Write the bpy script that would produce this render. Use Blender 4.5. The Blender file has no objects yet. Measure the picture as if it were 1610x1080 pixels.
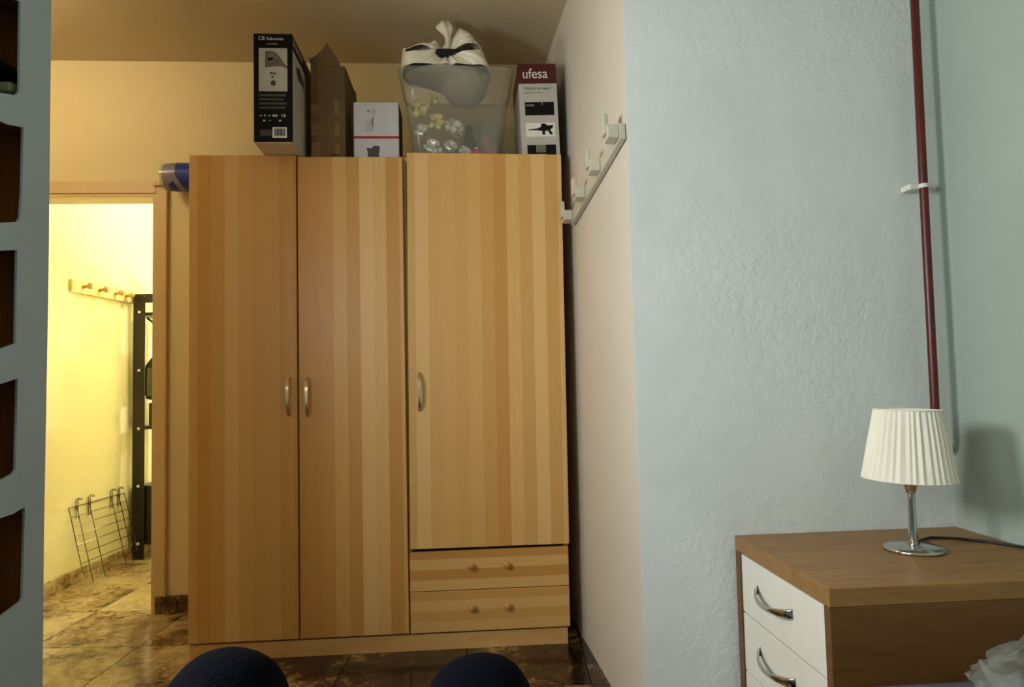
import bpy, bmesh, math, random
from mathutils import Vector, Matrix, noise
random.seed(7)
PI = math.pi
sc = bpy.context.scene
COL = sc.collection

# ------------------------------------------------------------------ camera
# room frame: x = right, y = depth, z = up (metres); the camera stands at x = y = 0
cam_data = bpy.data.cameras.new('camera')
cam_data.sensor_width = 36.0
cam_data.lens = 1080.0 / 1610.0 * 36.0
cam_data.clip_start = 0.02
cam = bpy.data.objects.new('camera', cam_data)
COL.objects.link(cam)
cam.matrix_world = (Matrix.Translation((0, 0, 1.075)) @ Matrix.Rotation(-math.radians(4.0), 4, 'Z')
                    @ Matrix.Rotation(PI / 2 + math.atan(58 / 1080.0), 4, 'X') @ Matrix.Rotation(-0.023, 4, 'Z'))
sc.camera = cam

# ------------------------------------------------------------------ world, lights, exposure
world = bpy.data.worlds.new('world')
sc.world = world
world.use_nodes = True
world.node_tree.nodes['Background'].inputs[0].default_value = (0.62, 0.75, 0.9, 1)
world.node_tree.nodes['Background'].inputs[1].default_value = 0.6
sc.view_settings.view_transform = 'Standard'
sc.view_settings.look = 'None'
sc.view_settings.gamma = 1.0
sc.view_settings.use_curve_mapping = False
sc.view_settings.exposure = 0.0

WINDOW_W = 43.0
GLOBE_E = 46.0
HALL_E = 80.0
HALL_WALL_E = 1000.0
wl = bpy.data.lights.new('window_daylight', 'AREA')
wl.shape = 'RECTANGLE'
wl.size = 0.40
wl.size_y = 0.40
wl.energy = WINDOW_W
wl.color = (0.97, 0.985, 1.0)
wlo = bpy.data.objects.new('window_daylight', wl)
COL.objects.link(wlo)
wlo.location = (-1.215, 1.02, 1.58)
wlo.rotation_euler = (0, -PI / 2, 0)
wl2 = bpy.data.lights.new('rear_fill_light', 'AREA')  # fill added behind the camera to brighten the alcove wall
wl2.shape = 'RECTANGLE'
wl2.size = 0.96
wl2.size_y = 0.84
wl2.energy = 24.0
wl2.color = (0.97, 0.985, 1.0)
wlo2 = bpy.data.objects.new('rear_fill_light', wl2)
COL.objects.link(wlo2)
wlo2.location = (-1.215, -0.05, 1.55)
wlo2.rotation_euler = (0, -PI / 2, 0)


# ------------------------------------------------------------------ materials
MATS = {}


def new_mat(name):
    m = bpy.data.materials.new(name)
    m.use_nodes = True
    nt = m.node_tree
    b = nt.nodes['Principled BSDF']
    MATS[name] = m
    return m, nt, b


def rgb(c):
    """sRGB 0-255 to linear"""
    o = []
    for v in c:
        v = v / 255.0
        o.append(v / 12.92 if v <= 0.04045 else ((v + 0.055) / 1.055) ** 2.4)
    return (*o, 1)


def coords(nt, kind='Object', scale=(1, 1, 1)):
    tc = nt.nodes.new('ShaderNodeTexCoord')
    mp = nt.nodes.new('ShaderNodeMapping')
    mp.inputs['Scale'].default_value = scale
    nt.links.new(tc.outputs[kind], mp.inputs['Vector'])
    return mp.outputs['Vector']


def noise_node(nt, vec, scale, detail=4, rough=0.55, dist=0.0):
    n = nt.nodes.new('ShaderNodeTexNoise')
    n.inputs['Scale'].default_value = scale
    n.inputs['Detail'].default_value = detail
    n.inputs['Roughness'].default_value = rough
    n.inputs['Distortion'].default_value = dist
    if vec:
        nt.links.new(vec, n.inputs['Vector'])
    return n.outputs['Fac']


def ramp(nt, fac, stops, interp='LINEAR'):
    r = nt.nodes.new('ShaderNodeValToRGB')
    r.color_ramp.interpolation = interp
    el = r.color_ramp.elements
    while len(el) < len(stops):
        el.new(0.5)
    for e, (p, c) in zip(el, stops):
        e.position = p
        e.color = c
    nt.links.new(fac, r.inputs['Fac'])
    return r.outputs['Color']


def bump(nt, b, height, strength, dist=0.01):
    n = nt.nodes.new('ShaderNodeBump')
    n.inputs['Strength'].default_value = strength
    n.inputs['Distance'].default_value = dist
    nt.links.new(height, n.inputs['Height'])
    nt.links.new(n.outputs['Normal'], b.inputs['Normal'])


def plain(name, c, rough=0.5, metal=0.0, var=0.12, nscale=14, bmp=0.0, bscale=60, spec=0.5):
    m, nt, b = new_mat(name)
    base = rgb(c)
    v = coords(nt)
    f = noise_node(nt, v, nscale, 3)
    lo = tuple(x * (1 - var) for x in base[:3]) + (1,)
    hi = tuple(min(1, x * (1 + var)) for x in base[:3]) + (1,)
    nt.links.new(ramp(nt, f, [(0.3, lo), (0.7, hi)]), b.inputs['Base Color'])
    b.inputs['Roughness'].default_value = rough
    b.inputs['Metallic'].default_value = metal
    b.inputs['Specular IOR Level'].default_value = spec
    if bmp:
        bump(nt, b, noise_node(nt, v, bscale, 3), bmp)
    return m


def plaster(name, c, var=0.06, bmp=0.25, patch=None, bscale=26):
    """painted plaster with trowel relief"""
    m, nt, b = new_mat(name)
    v = coords(nt)
    base = rgb(c)
    f = noise_node(nt, v, 1.7, 5, 0.6)
    lo = tuple(x * (1 - var) for x in base[:3]) + (1,)
    hi = tuple(min(1, x * (1 + var)) for x in base[:3]) + (1,)
    nt.links.new(ramp(nt, f, [(0.3, lo), (0.7, hi)]), b.inputs['Base Color'])
    b.inputs['Roughness'].default_value = 0.62
    b.inputs['Specular IOR Level'].default_value = 0.3
    h1 = noise_node(nt, v, bscale, 5, 0.62, 0.6)
    h2 = noise_node(nt, v, 4.0, 3, 0.5)
    if patch:      # rough plaster shows only here and there
        pm_ = nt.nodes.new('ShaderNodeMapRange')
        pm_.inputs['From Min'].default_value = 0.46
        pm_.inputs['From Max'].default_value = 0.66
        pm_.inputs['To Min'].default_value = 0.22
        nt.links.new(noise_node(nt, v, 1.5, 2), pm_.inputs['Value'])
        ml_ = nt.nodes.new('ShaderNodeMath')
        ml_.operation = 'MULTIPLY'
        nt.links.new(h1, ml_.inputs[0])
        nt.links.new(pm_.outputs[0], ml_.inputs[1])
        h1 = ml_.outputs[0]
    mx = nt.nodes.new('ShaderNodeMath')
    mx.operation = 'MULTIPLY_ADD'
    nt.links.new(h2, mx.inputs[0])
    mx.inputs[1].default_value = 1.6
    nt.links.new(h1, mx.inputs[2])
    bump(nt, b, mx.outputs[0], bmp, 0.012)
    return m


def staves(name, axis, width, tones, seed, rough=0.42):
    """butt-jointed birch staves: flat strips of varying tone with grain along them"""
    m, nt, b = new_mat(name)
    tc = nt.nodes.new('ShaderNodeTexCoord')
    sp = nt.nodes.new('ShaderNodeSeparateXYZ')
    nt.links.new(tc.outputs['Object'], sp.inputs[0])
    a = nt.nodes.new('ShaderNodeMath')
    a.operation = 'MULTIPLY_ADD'
    nt.links.new(sp.outputs[axis], a.inputs[0])
    a.inputs[1].default_value = 1.0 / width
    a.inputs[2].default_value = seed
    fl = nt.nodes.new('ShaderNodeMath')
    fl.operation = 'FLOOR'
    nt.links.new(a.outputs[0], fl.inputs[0])
    wn = nt.nodes.new('ShaderNodeTexWhiteNoise')
    wn.noise_dimensions = '1D'
    nt.links.new(fl.outputs[0], wn.inputs['W'])
    sc_ = [9.0, 9.0, 9.0]
    sc_[0 if axis == 'Z' else 2] = 0.9
    sc_ = (sc_[0], sc_[1], sc_[2])
    mp = nt.nodes.new('ShaderNodeMapping')
    mp.inputs['Scale'].default_value = (sc_[0] * 4, 4, sc_[2] * 4)
    nt.links.new(tc.outputs['Object'], mp.inputs['Vector'])
    g = noise_node(nt, mp.outputs['Vector'], 2.2, 4, 0.6, 0.3)
    ad = nt.nodes.new('ShaderNodeMath')
    ad.operation = 'MULTIPLY_ADD'
    nt.links.new(g, ad.inputs[0])
    ad.inputs[1].default_value = 0.30
    nt.links.new(wn.outputs['Value'], ad.inputs[2])
    st = [(0.12 + 1.12 * i / (len(tones) - 1), rgb(t)) for i, t in enumerate(tones)]
    st = [(min(1, p), c) for p, c in st]
    nt.links.new(ramp(nt, ad.outputs[0], st), b.inputs['Base Color'])
    b.inputs['Roughness'].default_value = rough
    bump(nt, b, g, 0.04, 0.002)
    return m


def grain(name, lo, hi, stretch=(1, 1, 14), rough=0.45, scale=3.0):
    m, nt, b = new_mat(name)
    v = coords(nt, 'Object', stretch)
    f = noise_node(nt, v, scale, 5, 0.65, 0.5)
    nt.links.new(ramp(nt, f, [(0.3, rgb(lo)), (0.7, rgb(hi))]), b.inputs['Base Color'])
    b.inputs['Roughness'].default_value = rough
    bump(nt, b, f, 0.05, 0.002)
    return m


def marble(name, rough=0.16, random_shift=True):
    m, nt, b = new_mat(name)
    tc = nt.nodes.new('ShaderNodeTexCoord')
    mp = nt.nodes.new('ShaderNodeMapping')
    nt.links.new(tc.outputs['Object'], mp.inputs['Vector'])
    if random_shift:
        oi = nt.nodes.new('ShaderNodeObjectInfo')
        ml = nt.nodes.new('ShaderNodeMath')
        ml.operation = 'MULTIPLY'
        ml.inputs[1].default_value = 37.0
        nt.links.new(oi.outputs['Random'], ml.inputs[0])
        cb = nt.nodes.new('ShaderNodeCombineXYZ')
        nt.links.new(ml.outputs[0], cb.inputs[2])
        nt.links.new(cb.outputs[0], mp.inputs['Location'])
    v = mp.outputs['Vector']
    big = noise_node(nt, v, 2.6, 3, 0.5, 0.5)
    fine = noise_node(nt, v, 19.0, 7, 0.66, 0.9)
    mx = nt.nodes.new('ShaderNodeMath')
    mx.operation = 'MULTIPLY_ADD'
    nt.links.new(big, mx.inputs[0])
    mx.inputs[1].default_value = 1.1
    nt.links.new(fine, mx.inputs[2])
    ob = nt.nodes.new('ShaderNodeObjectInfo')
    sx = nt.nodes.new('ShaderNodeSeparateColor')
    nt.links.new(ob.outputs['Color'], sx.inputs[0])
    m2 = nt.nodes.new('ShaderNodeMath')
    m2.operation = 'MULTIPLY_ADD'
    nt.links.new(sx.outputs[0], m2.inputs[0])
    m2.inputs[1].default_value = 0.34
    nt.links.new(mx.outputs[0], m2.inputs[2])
    m3 = nt.nodes.new('ShaderNodeMath')
    m3.operation = 'MULTIPLY'
    m3.inputs[1].default_value = 1 / 1.6
    nt.links.new(m2.outputs[0], m3.inputs[0])
    nt.links.new(ramp(nt, m3.outputs[0], [(0.98 / 1.6, rgb((28, 17, 10))), (1.14 / 1.6, rgb((74, 50, 28))),
                                          (1.30 / 1.6, rgb((148, 122, 80))), (1.52 / 1.6, rgb((200, 182, 140)))]),
                 b.inputs['Base Color'])
    b.inputs['Roughness'].default_value = rough
    bump(nt, b, fine, 0.03, 0.004)
    return m


def clear(name, c, alpha, rough=0.15, transl=0.3):
    """thin clear or frosted plastic: part of the light passes straight through"""
    m = bpy.data.materials.new(name)
    m.use_nodes = True
    MATS[name] = m
    nt = m.node_tree
    b = nt.nodes['Principled BSDF']
    b.inputs['Base Color'].default_value = rgb(c)
    b.inputs['Roughness'].default_value = rough
    f = noise_node(nt, coords(nt), 9, 3)
    bump(nt, b, f, 0.1, 0.01)
    tr = nt.nodes.new('ShaderNodeBsdfTransparent')
    tr.inputs[0].default_value = (0.95, 0.96, 0.95, 1)
    mix = nt.nodes.new('ShaderNodeMixShader')
    mix.inputs[0].default_value = alpha
    nt.links.new(tr.outputs[0], mix.inputs[1])
    nt.links.new(b.outputs[0], mix.inputs[2])
    nt.links.new(mix.outputs[0], nt.nodes['Material Output'].inputs['Surface'])
    return m


def glow(name, c, strength):
    m, nt, b = new_mat(name)
    b.inputs['Base Color'].default_value = (0.9, 0.88, 0.8, 1)
    b.inputs['Emission Color'].default_value = rgb(c)
    b.inputs['Emission Strength'].default_value = strength
    return m


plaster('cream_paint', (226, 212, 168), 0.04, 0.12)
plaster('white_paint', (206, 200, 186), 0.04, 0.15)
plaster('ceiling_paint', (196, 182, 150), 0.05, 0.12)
plaster('blue_paint', (216, 222, 220), 0.05, 0.40, patch=True, bscale=38)
plaster('grey_green_paint', (160, 174, 164), 0.05, 0.12)
plaster('shelf_paint', (176, 198, 212), 0.05, 0.15)
plaster('hall_paint', (238, 234, 192), 0.03, 0.1)
plain('casing_paint', (214, 190, 142), 0.4, var=0.03)
BIRCH = [(194, 139, 68), (202, 150, 80), (209, 162, 93), (215, 171, 105), (221, 180, 118)]
staves('birch_vertical', 'X', 0.054, BIRCH, 3.37)
staves('birch_horizontal', 'Z', 0.041, BIRCH[:4], 11.2)
grain('birch_plain', (200, 150, 84), (218, 174, 112), (1.2, 8, 8))
grain('birch_side', (186, 132, 68), (212, 166, 102), (8, 8, 1.2))
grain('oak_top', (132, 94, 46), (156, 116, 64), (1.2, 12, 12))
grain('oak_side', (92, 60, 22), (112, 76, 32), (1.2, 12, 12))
plain('drawer_white', (226, 224, 212), 0.32, var=0.02)
plain('chrome', (205, 203, 198), 0.12, 1.0, var=0.03)
plain('brushed_steel', (196, 176, 140), 0.34, 0.85, var=0.05)
plain('knob_wood', (196, 140, 74), 0.4)
marble('tile_marble', 0.17)
marble('baseboard_marble', 0.25, False)
plain('grout', (44, 34, 22), 0.8)
grain('dark_walnut', (122, 76, 32), (156, 104, 50), (10, 10, 1), 0.5)
plain('black_print', (6, 6, 7), 0.45, var=0.05, spec=0.2)
plain('grey_print', (64, 64, 60), 0.5)
plain('mid_print', (112, 104, 94), 0.5, var=0.3, nscale=40)
plain('light_print', (182, 178, 168), 0.45, var=0.06)
plain('white_print', (226, 222, 214), 0.45, var=0.03)
plain('card_white', (204, 188, 158), 0.6, var=0.05)
plain('cardboard', (102, 76, 38), 0.75, var=0.2, nscale=6)
plain('cardboard_inside', (84, 60, 30), 0.8, var=0.15)
plain('packing_tape', (120, 92, 50), 0.3, var=0.12)
plain('carton_lilac', (196, 194, 196), 0.45, var=0.06, nscale=5)
plain('carton_brown', (58, 34, 22), 0.6)
plain('red_band', (160, 22, 44), 0.4)
plain('dark_red', (74, 6, 14), 0.35, var=0.06)
clear('frosted_plastic', (196, 192, 178), 0.14, 0.2)
clear('sleeve_plastic', (170, 170, 166), 0.5, 0.15)
clear('thin_plastic', (214, 220, 214), 0.14, 0.06)
clear('window_glass', (230, 240, 240), 0.06, 0.05)
plain('bag_white', (226, 218, 200), 0.38, var=0.04, bmp=0.35, bscale=24)
plain('belly_shade', (164, 161, 144), 0.4, var=0.05)  # shade on the white bag inside the tub, put into its colour
plain('black_cloth', (10, 9, 10), 0.85)
plain('gold_foil', (255, 232, 160), 0.25, 0.2, var=0.1)
plain('silver_foil', (246, 244, 232), 0.2, 0.3, var=0.1)
plain('pink_plastic', (214, 40, 104), 0.35)
plain('rose_carton', (176, 84, 108), 0.4, var=0.2)
plain('dark_glass', (40, 42, 32), 0.15)
plain('blue_vinyl', (22, 44, 140), 0.35, var=0.2, bmp=0.2, bscale=12)
plain('rack_white', (192, 188, 170), 0.42, var=0.03)
plain('hall_rack_wood', (232, 214, 164), 0.45, var=0.05)
plain('peg_wood', (196, 164, 96), 0.4)
plain('pipe_red', (84, 16, 14), 0.38, var=0.25, nscale=20)
plain('clip_white', (214, 214, 206), 0.4)
plain('shade_fabric', (236, 232, 216), 0.8, var=0.03)
plain('cord_black', (12, 12, 12), 0.45)
plain('wire_steel', (92, 80, 52), 0.4, 0.6)
plain('rack_black', (22, 16, 12), 0.45)
plain('screw_white', (235, 232, 225), 0.3)
plain('lantern_glass', (150, 168, 138), 0.2)
plain('denim', (2, 4, 13), 0.95, var=0.3, nscale=60, bmp=0.3, bscale=300, spec=0.05)
plain('shirt', (40, 42, 50), 0.9)
plain('skin', (196, 150, 122), 0.5)
plain('hair', (30, 22, 16), 0.6)
plain('quilt', (96, 110, 126), 0.9, var=0.25, nscale=120, bmp=0.5, bscale=180)
plain('mattress', (214, 210, 204), 0.8)
plain('frame_white', (222, 222, 216), 0.4)
glow('globe_glow', (255, 230, 190), GLOBE_E)
glow('hall_glow', (255, 243, 216), HALL_E)
glow('hall_wall_glow', (255, 243, 216), HALL_WALL_E)


# ------------------------------------------------------------------ geometry helpers
class MB:
    def __init__(s):
        s.v = []
        s.f = []

    def add(s, vs, fs):
        o = len(s.v)
        s.v += [tuple(p) for p in vs]
        s.f += [tuple(i + o for i in f) for f in fs]
        return s

    def box(s, x0, x1, y0, y1, z0, z1, m=None):
        vs = [(x, y, z) for z in (z0, z1) for y in (y0, y1) for x in (x0, x1)]
        if m is not None:
            vs = [m @ Vector(p) for p in vs]
        return s.add(vs, [(0, 2, 3, 1), (4, 5, 7, 6), (0, 1, 5, 4), (2, 6, 7, 3), (0, 4, 6, 2), (1, 3, 7, 5)])

    def prism(s, pts, axis, a, b):
        """extrude a 2-D outline along an axis; pts are the other two coordinates in order"""
        n = len(pts)

        def mk(p, t):
            return {'x': (t, p[0], p[1]), 'y': (p[0], t, p[1]), 'z': (p[0], p[1], t)}[axis]
        vs = [mk(p, a) for p in pts] + [mk(p, b) for p in pts]
        fs = [tuple(range(n))[::-1], tuple(range(n, 2 * n))] + [(i, (i + 1) % n, n + (i + 1) % n, n + i) for i in range(n)]
        return s.add(vs, fs)

    def rings(s, rings, cap=True, closed=False):
        n = len(rings[0])
        vs = [p for r in rings for p in r]
        fs = []
        m = len(rings)
        for i in range(m if closed else m - 1):
            j = (i + 1) % m
            for k in range(n):
                fs.append((i * n + k, i * n + (k + 1) % n, j * n + (k + 1) % n, j * n + k))
        if cap and not closed:
            fs.append(tuple(range(n))[::-1])
            fs.append(tuple(range((m - 1) * n, m * n)))
        return s.add(vs, fs)

    def tube(s, path, r, seg=8, cap=True):
        path = [Vector(p) for p in path]
        rs = r if isinstance(r, (list, tuple)) else [r] * len(path)
        rings = []
        prev = None
        for i, p in enumerate(path):
            t = (path[min(i + 1, len(path) - 1)] - path[max(i - 1, 0)]).normalized()
            if prev is None:
                a = t.orthogonal().normalized()
            else:
                a = (prev - t * prev.dot(t)).normalized()
            prev = a
            b = t.cross(a)
            rings.append([p + (a * math.cos(2 * PI * k / seg) + b * math.sin(2 * PI * k / seg)) * rs[i] for k in range(seg)])
        return s.rings(rings, cap)

    def lathe(s, prof, c=(0, 0, 0), seg=24, cap=True):
        rings = [[(c[0] + r * math.cos(2 * PI * k / seg), c[1] + r * math.sin(2 * PI * k / seg), c[2] + z)
                  for k in range(seg)] for r, z in prof]
        return s.rings(rings, cap)

    def sphere(s, c, rx, ry=None, rz=None, seg=16, n=10):
        ry = ry or rx
        rz = rz or rx
        rings = []
        for i in range(1, n):
            a = -PI / 2 + PI * i / n
            rings.append([(c[0] + rx * math.cos(a) * math.cos(2 * PI * k / seg), c[1] + ry * math.cos(a) * math.sin(2 * PI * k / seg),
                           c[2] + rz * math.sin(a)) for k in range(seg)])
        return s.rings(rings, True)

    def mesh(s, name):
        me = bpy.data.meshes.new(name)
        me.from_pydata(s.v, [], s.f)
        bm = bmesh.new()
        bm.from_mesh(me)
        bmesh.ops.recalc_face_normals(bm, faces=bm.faces)
        bm.to_mesh(me)
        bm.free()
        return me


def link(name, me, mat, parent=None, bevel=0.0, smooth=False, loc=None, segs=2):
    o = bpy.data.objects.new(name, me)
    COL.objects.link(o)
    if mat:
        me.materials.clear()
        me.materials.append(MATS[mat])
    if parent:
        o.parent = parent
    if loc:
        o.location = loc
    if smooth:
        for p in me.polygons:
            p.use_smooth = True
    if bevel:
        md = o.modifiers.new('bevel', 'BEVEL')
        md.width = bevel
        md.segments = segs
        md.limit_method = 'ANGLE'
    return o


def part(name, mb, mat, parent=None, bevel=0.0, smooth=False, loc=None, label=None):
    o = link(name, mb.mesh(name), mat, parent, bevel, smooth, loc)
    if label:
        o['label'] = label
    return o


def tag(o, label, cat, group=None):
    o['label'] = label
    o['category'] = cat
    if group:
        o['group'] = group
    return o


def thing(name, loc, label, cat, group=None, rz=0.0, ry=0.0):
    o = bpy.data.objects.new(name, None)
    COL.objects.link(o)
    o.empty_display_size = 0.05
    o.location = loc
    o.rotation_euler = (0, ry, rz)
    return tag(o, label, cat, group)


def struct(name, mb, mat, parent=None, label=None, bevel=0.0):
    o = part(name, mb, mat, parent, bevel)
    if parent is None:
        o['kind'] = 'structure'
    if label:
        o['label'] = label
    return o


def text_mesh(name, s, size, mat, parent, loc, rot=(PI / 2, 0, 0), align='LEFT', xs=1.0):
    cu = bpy.data.curves.new(name, 'FONT')
    cu.body = s
    cu.size = size
    cu.align_x = align
    cu.extrude = 0.0003
    tmp = bpy.data.objects.new(name + '_tmp', cu)
    COL.objects.link(tmp)
    dg = bpy.context.evaluated_depsgraph_get()
    me = bpy.data.meshes.new_from_object(tmp.evaluated_get(dg))
    bpy.data.objects.remove(tmp)
    o = link(name, me, mat, parent)
    o.location = loc
    o.rotation_euler = rot
    o.scale = (xs, 1, 1)
    return o


CEIL = 2.71
HALL_A = (-2.246, 3.54)          # hall's left wall runs from A to B on the floor plan
HALL_B = (-2.016, 6.0)


def hall_u(v):
    return -2.218 + (v - 3.841) * 0.0936


# ------------------------------------------------------------------ floor: base slab with every tile a piece of its own
fl = struct('floor', MB().box(-2.9, 1.6, -0.9, 6.1, -0.06, -0.004), 'grout', label='brown and beige marbled tile floor')
TS = 0.46
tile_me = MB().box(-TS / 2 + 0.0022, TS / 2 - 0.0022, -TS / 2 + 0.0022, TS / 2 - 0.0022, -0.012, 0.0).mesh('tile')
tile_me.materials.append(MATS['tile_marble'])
ca, sa = math.cos(-math.radians(4)), math.sin(-math.radians(4))
for i in range(-7, 8):
    for j in range(-9, 9):
        X = -1.588 + (i + 0.5) * TS
        Y = 2.94 + (j + 0.5) * TS
        x, y = X * ca - Y * sa, X * sa + Y * ca
        inside = (-2.65 < x < 1.35 and -0.7 < y < 3.5) or (-2.2 < x < -0.8 and 3.4 < y < 5.85)
        if not inside or (x > 0.75 and y > 2.3) or (x < -1.35 and y < 1.7):
            continue
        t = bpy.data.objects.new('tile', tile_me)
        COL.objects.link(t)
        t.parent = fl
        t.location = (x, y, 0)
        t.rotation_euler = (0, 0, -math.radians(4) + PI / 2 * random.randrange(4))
        tone = (1.0 if X < -1.6 else 0.75 if X < -1.1 else 0.25) + random.uniform(-0.15, 0.15)   # hall light and the room's shade put into the tile colour
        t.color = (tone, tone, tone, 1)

# ------------------------------------------------------------------ room shell
DX0, DX1, DZ = -2.22, -1.5, 2.037     # doorway in the back wall
YB = 3.47
mb = MB()
mb.box(-2.85, DX0, YB, YB + 0.1, -0.02, CEIL)
mb.box(DX1, 0.56, YB, YB + 0.1, -0.02, CEIL)
mb.box(DX0, DX1, YB, YB + 0.1, DZ, CEIL)
struct('wall_back', mb, 'cream_paint')
mb = MB()
mb.prism([(0.508, 2.027), (0.446, YB), (0.56, YB), (0.62, 2.12)], 'z', -0.02, CEIL)
struct('wall_right', mb, 'white_paint')
struct('wall_alcove', MB().box(0.508, 1.6, 2.025, 2.12, -0.02, CEIL), 'blue_paint')
struct('wall_alcove_side', MB().box(1.485, 1.6, -0.8, 2.025, -0.02, CEIL), 'grey_green_paint')
struct('wall_rear', MB().box(-1.2, 1.6, -0.9, -0.8, -0.02, CEIL), 'white_paint')
# left wall with the window the daylight comes through
WINS = [(0.74, 1.30, 1.22, 1.94), (-0.50, 0.40, 1.04, 2.06)]  # second, larger opening is added to carry the rear fill
mb = MB()
mb.box(-1.2, -1.1, -0.8, -0.50, -0.02, CEIL)
mb.box(-1.2, -1.1, 0.40, 0.74, -0.02, CEIL)
mb.box(-1.2, -1.1, 1.30, 1.44, -0.02, CEIL)
for (a, b, c, d) in WINS:
    mb.box(-1.2, -1.1, a, b, -0.02, c)
    mb.box(-1.2, -1.1, a, b, d, CEIL)
struct('wall_left', mb, 'shelf_paint')
for i, (WY0, WY1, WZ0, WZ1) in enumerate(WINS):
    mb = MB()
    for a in ((WY0, WY0 + 0.035, WZ0, WZ1), (WY1 - 0.035, WY1, WZ0, WZ1), (WY0 + 0.035, WY1 - 0.035, WZ0, WZ0 + 0.035), (WY0 + 0.035, WY1 - 0.035, WZ1 - 0.035, WZ1)):
        mb.box(-1.18, -1.14, *a)
    win = struct('window_%d' % (i + 1), mb, 'frame_white', label=('small', 'added large')[i] + ' white framed window in the left wall')
    struct('pane', MB().box(-1.163, -1.159, WY0 + 0.03, WY1 - 0.03, WZ0 + 0.03, WZ1 - 0.03), 'window_glass', win)
    struct('window_sill', MB().box(-1.19, -1.06, WY0 - 0.03, WY1 + 0.03, WZ0 - 0.025, WZ0), 'frame_white', win)
# the part of the room behind the shelving
struct('wall_entry', MB().box(-2.85, -1.46, 1.7, 1.8, -0.02, CEIL), 'cream_paint')
struct('wall_entry_side', MB().box(-2.85, -2.75, 1.8, YB, -0.02, CEIL), 'cream_paint')
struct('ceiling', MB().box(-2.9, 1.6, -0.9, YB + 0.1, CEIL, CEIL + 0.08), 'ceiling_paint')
# hall beyond the doorway
mb = MB()
d = 0.1
mb.prism([HALL_A, HALL_B, (HALL_B[0] - d, HALL_B[1]), (HALL_A[0] - d, HALL_A[1])], 'z', -0.02, 2.6)
struct('wall_hall', mb, 'hall_paint')
struct('wall_hall_end', MB().box(-2.2, -0.75, 6.0, 6.1, -0.02, 2.6), 'hall_paint')
struct('wall_hall_right', MB().box(-0.85, -0.75, YB + 0.1, 6.0, -0.02, 2.6), 'hall_paint')
struct('ceiling_hall', MB().box(-2.4, -0.75, YB + 0.1, 6.1, 2.6, 2.68), 'hall_paint')
# baseboards of the same marble
struct('baseboard_back', MB().box(DX1 - 0.0, -1.1, YB - 0.014, YB, 0, 0.082), 'baseboard_marble', bevel=0.003)
mb = MB()
mb.prism([HALL_A, HALL_B, (HALL_B[0] + 0.014, HALL_B[1]), (HALL_A[0] + 0.014, HALL_A[1])], 'z', 0, 0.075)
struct('baseboard_hall', mb, 'baseboard_marble', bevel=0.003)
# door casing
cas = struct('trim_1', MB().box(DX1, DX1 + 0.052, YB - 0.016, YB, 0.082, DZ + 0.062), 'casing_paint', label='cream painted door casing', bevel=0.003)
struct('casing_head', MB().box(DX0 - 0.05, DX1, YB - 0.016, YB, DZ, DZ + 0.062), 'casing_paint', cas, bevel=0.003)
struct('casing_side', MB().box(DX0 - 0.052, DX0, YB - 0.016, YB, 0.0, DZ), 'casing_paint', cas, bevel=0.003)
struct('jamb_lining', MB().box(DX1 - 0.018, DX1, YB - 0.01, YB + 0.11, 0.0, DZ), 'casing_paint', cas)
struct('head_lining', MB().box(DX0, DX1 - 0.018, YB - 0.01, YB + 0.11, DZ - 0.02, DZ), 'casing_paint', cas)
struct('stop_bead', MB().box(-1.455, -1.447, YB - 0.02, YB - 0.016, 0.082, DZ + 0.04), 'peg_wood', cas)
tag(part('wood_strip', MB().box(-1.513, -1.40, YB - 0.032, YB - 0.016, DZ + 0.036, DZ + 0.046), 'casing_paint', bevel=0.002),
    'short cream wooden strip on the corner of the door casing', 'strip')

# ------------------------------------------------------------------ pale blue shelving at the left, open compartments
SU = -1.1
sh = thing('shelving_unit', (SU, 1.67, 0), 'tall pale blue shelving unit with rounded open compartments at left edge', 'shelf')
holes = [[(1.688, 2.034), (1.764, 2.058), (1.767, 1.828), (1.753, 1.811), (1.694, 1.793)],
         [(1.696, 1.725), (1.724, 1.727), (1.784, 1.742), (1.783, 1.579), (1.777, 1.508), (1.768, 1.496), (1.702, 1.479)],
         [(1.704, 1.412), (1.767, 1.426), (1.768, 1.194), (1.71, 1.177)],
         [(1.712, 1.094), (1.777, 1.108), (1.775, 0.885), (1.763, 0.876), (1.718, 0.866)],
         [(1.72, 0.778), (1.766, 0.779), (1.812, 0.788), (1.809, 0.569), (1.802, 0.56), (1.726, 0.548)]]
cu = bpy.data.curves.new('face_panel', 'CURVE')
cu.dimensions = '2D'
cu.fill_mode = 'BOTH'
cu.extrude = 0.003


def spline(pts):
    s = cu.splines.new('POLY')
    s.points.add(len(pts) - 1)
    for q, p in zip(s.points, pts):
        q.co = (p[0] - 1.67, p[1], 0, 1)
    s.use_cyclic_u = True


spline([(1.44, 0.0), (1.897, 0.0), (1.892, 0.7), (1.897, 1.4), (1.893, 2.1), (1.897, CEIL - 0.003), (1.44, CEIL - 0.003)])
for h in holes:
    zt, zb = h[0][1], h[-1][1]
    spline(h + [(1.56, zb - 0.012), (1.535, zb + 0.01), (1.53, zt - 0.03), (1.55, zt - 0.012)])
tmp = bpy.data.objects.new('face_tmp', cu)
COL.objects.link(tmp)
me = bpy.data.meshes.new_from_object(tmp.evaluated_get(bpy.context.evaluated_depsgraph_get()))
bpy.data.objects.remove(tmp)
me.transform(Matrix(((0, 0, 1, -0.003), (1, 0, 0, 0), (0, 1, 0, 0), (0, 0, 0, 1))))
link('face_panel', me, 'shelf_paint', sh)
part('back_panel', MB().box(-0.34, -0.325, -0.21, 0.215, 0.0, CEIL - 0.01), 'dark_walnut', sh)
part('side_panel', MB().box(-0.324, -0.0185, 0.19, 0.215, 0.0, CEIL - 0.01), 'dark_walnut', sh)
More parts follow.
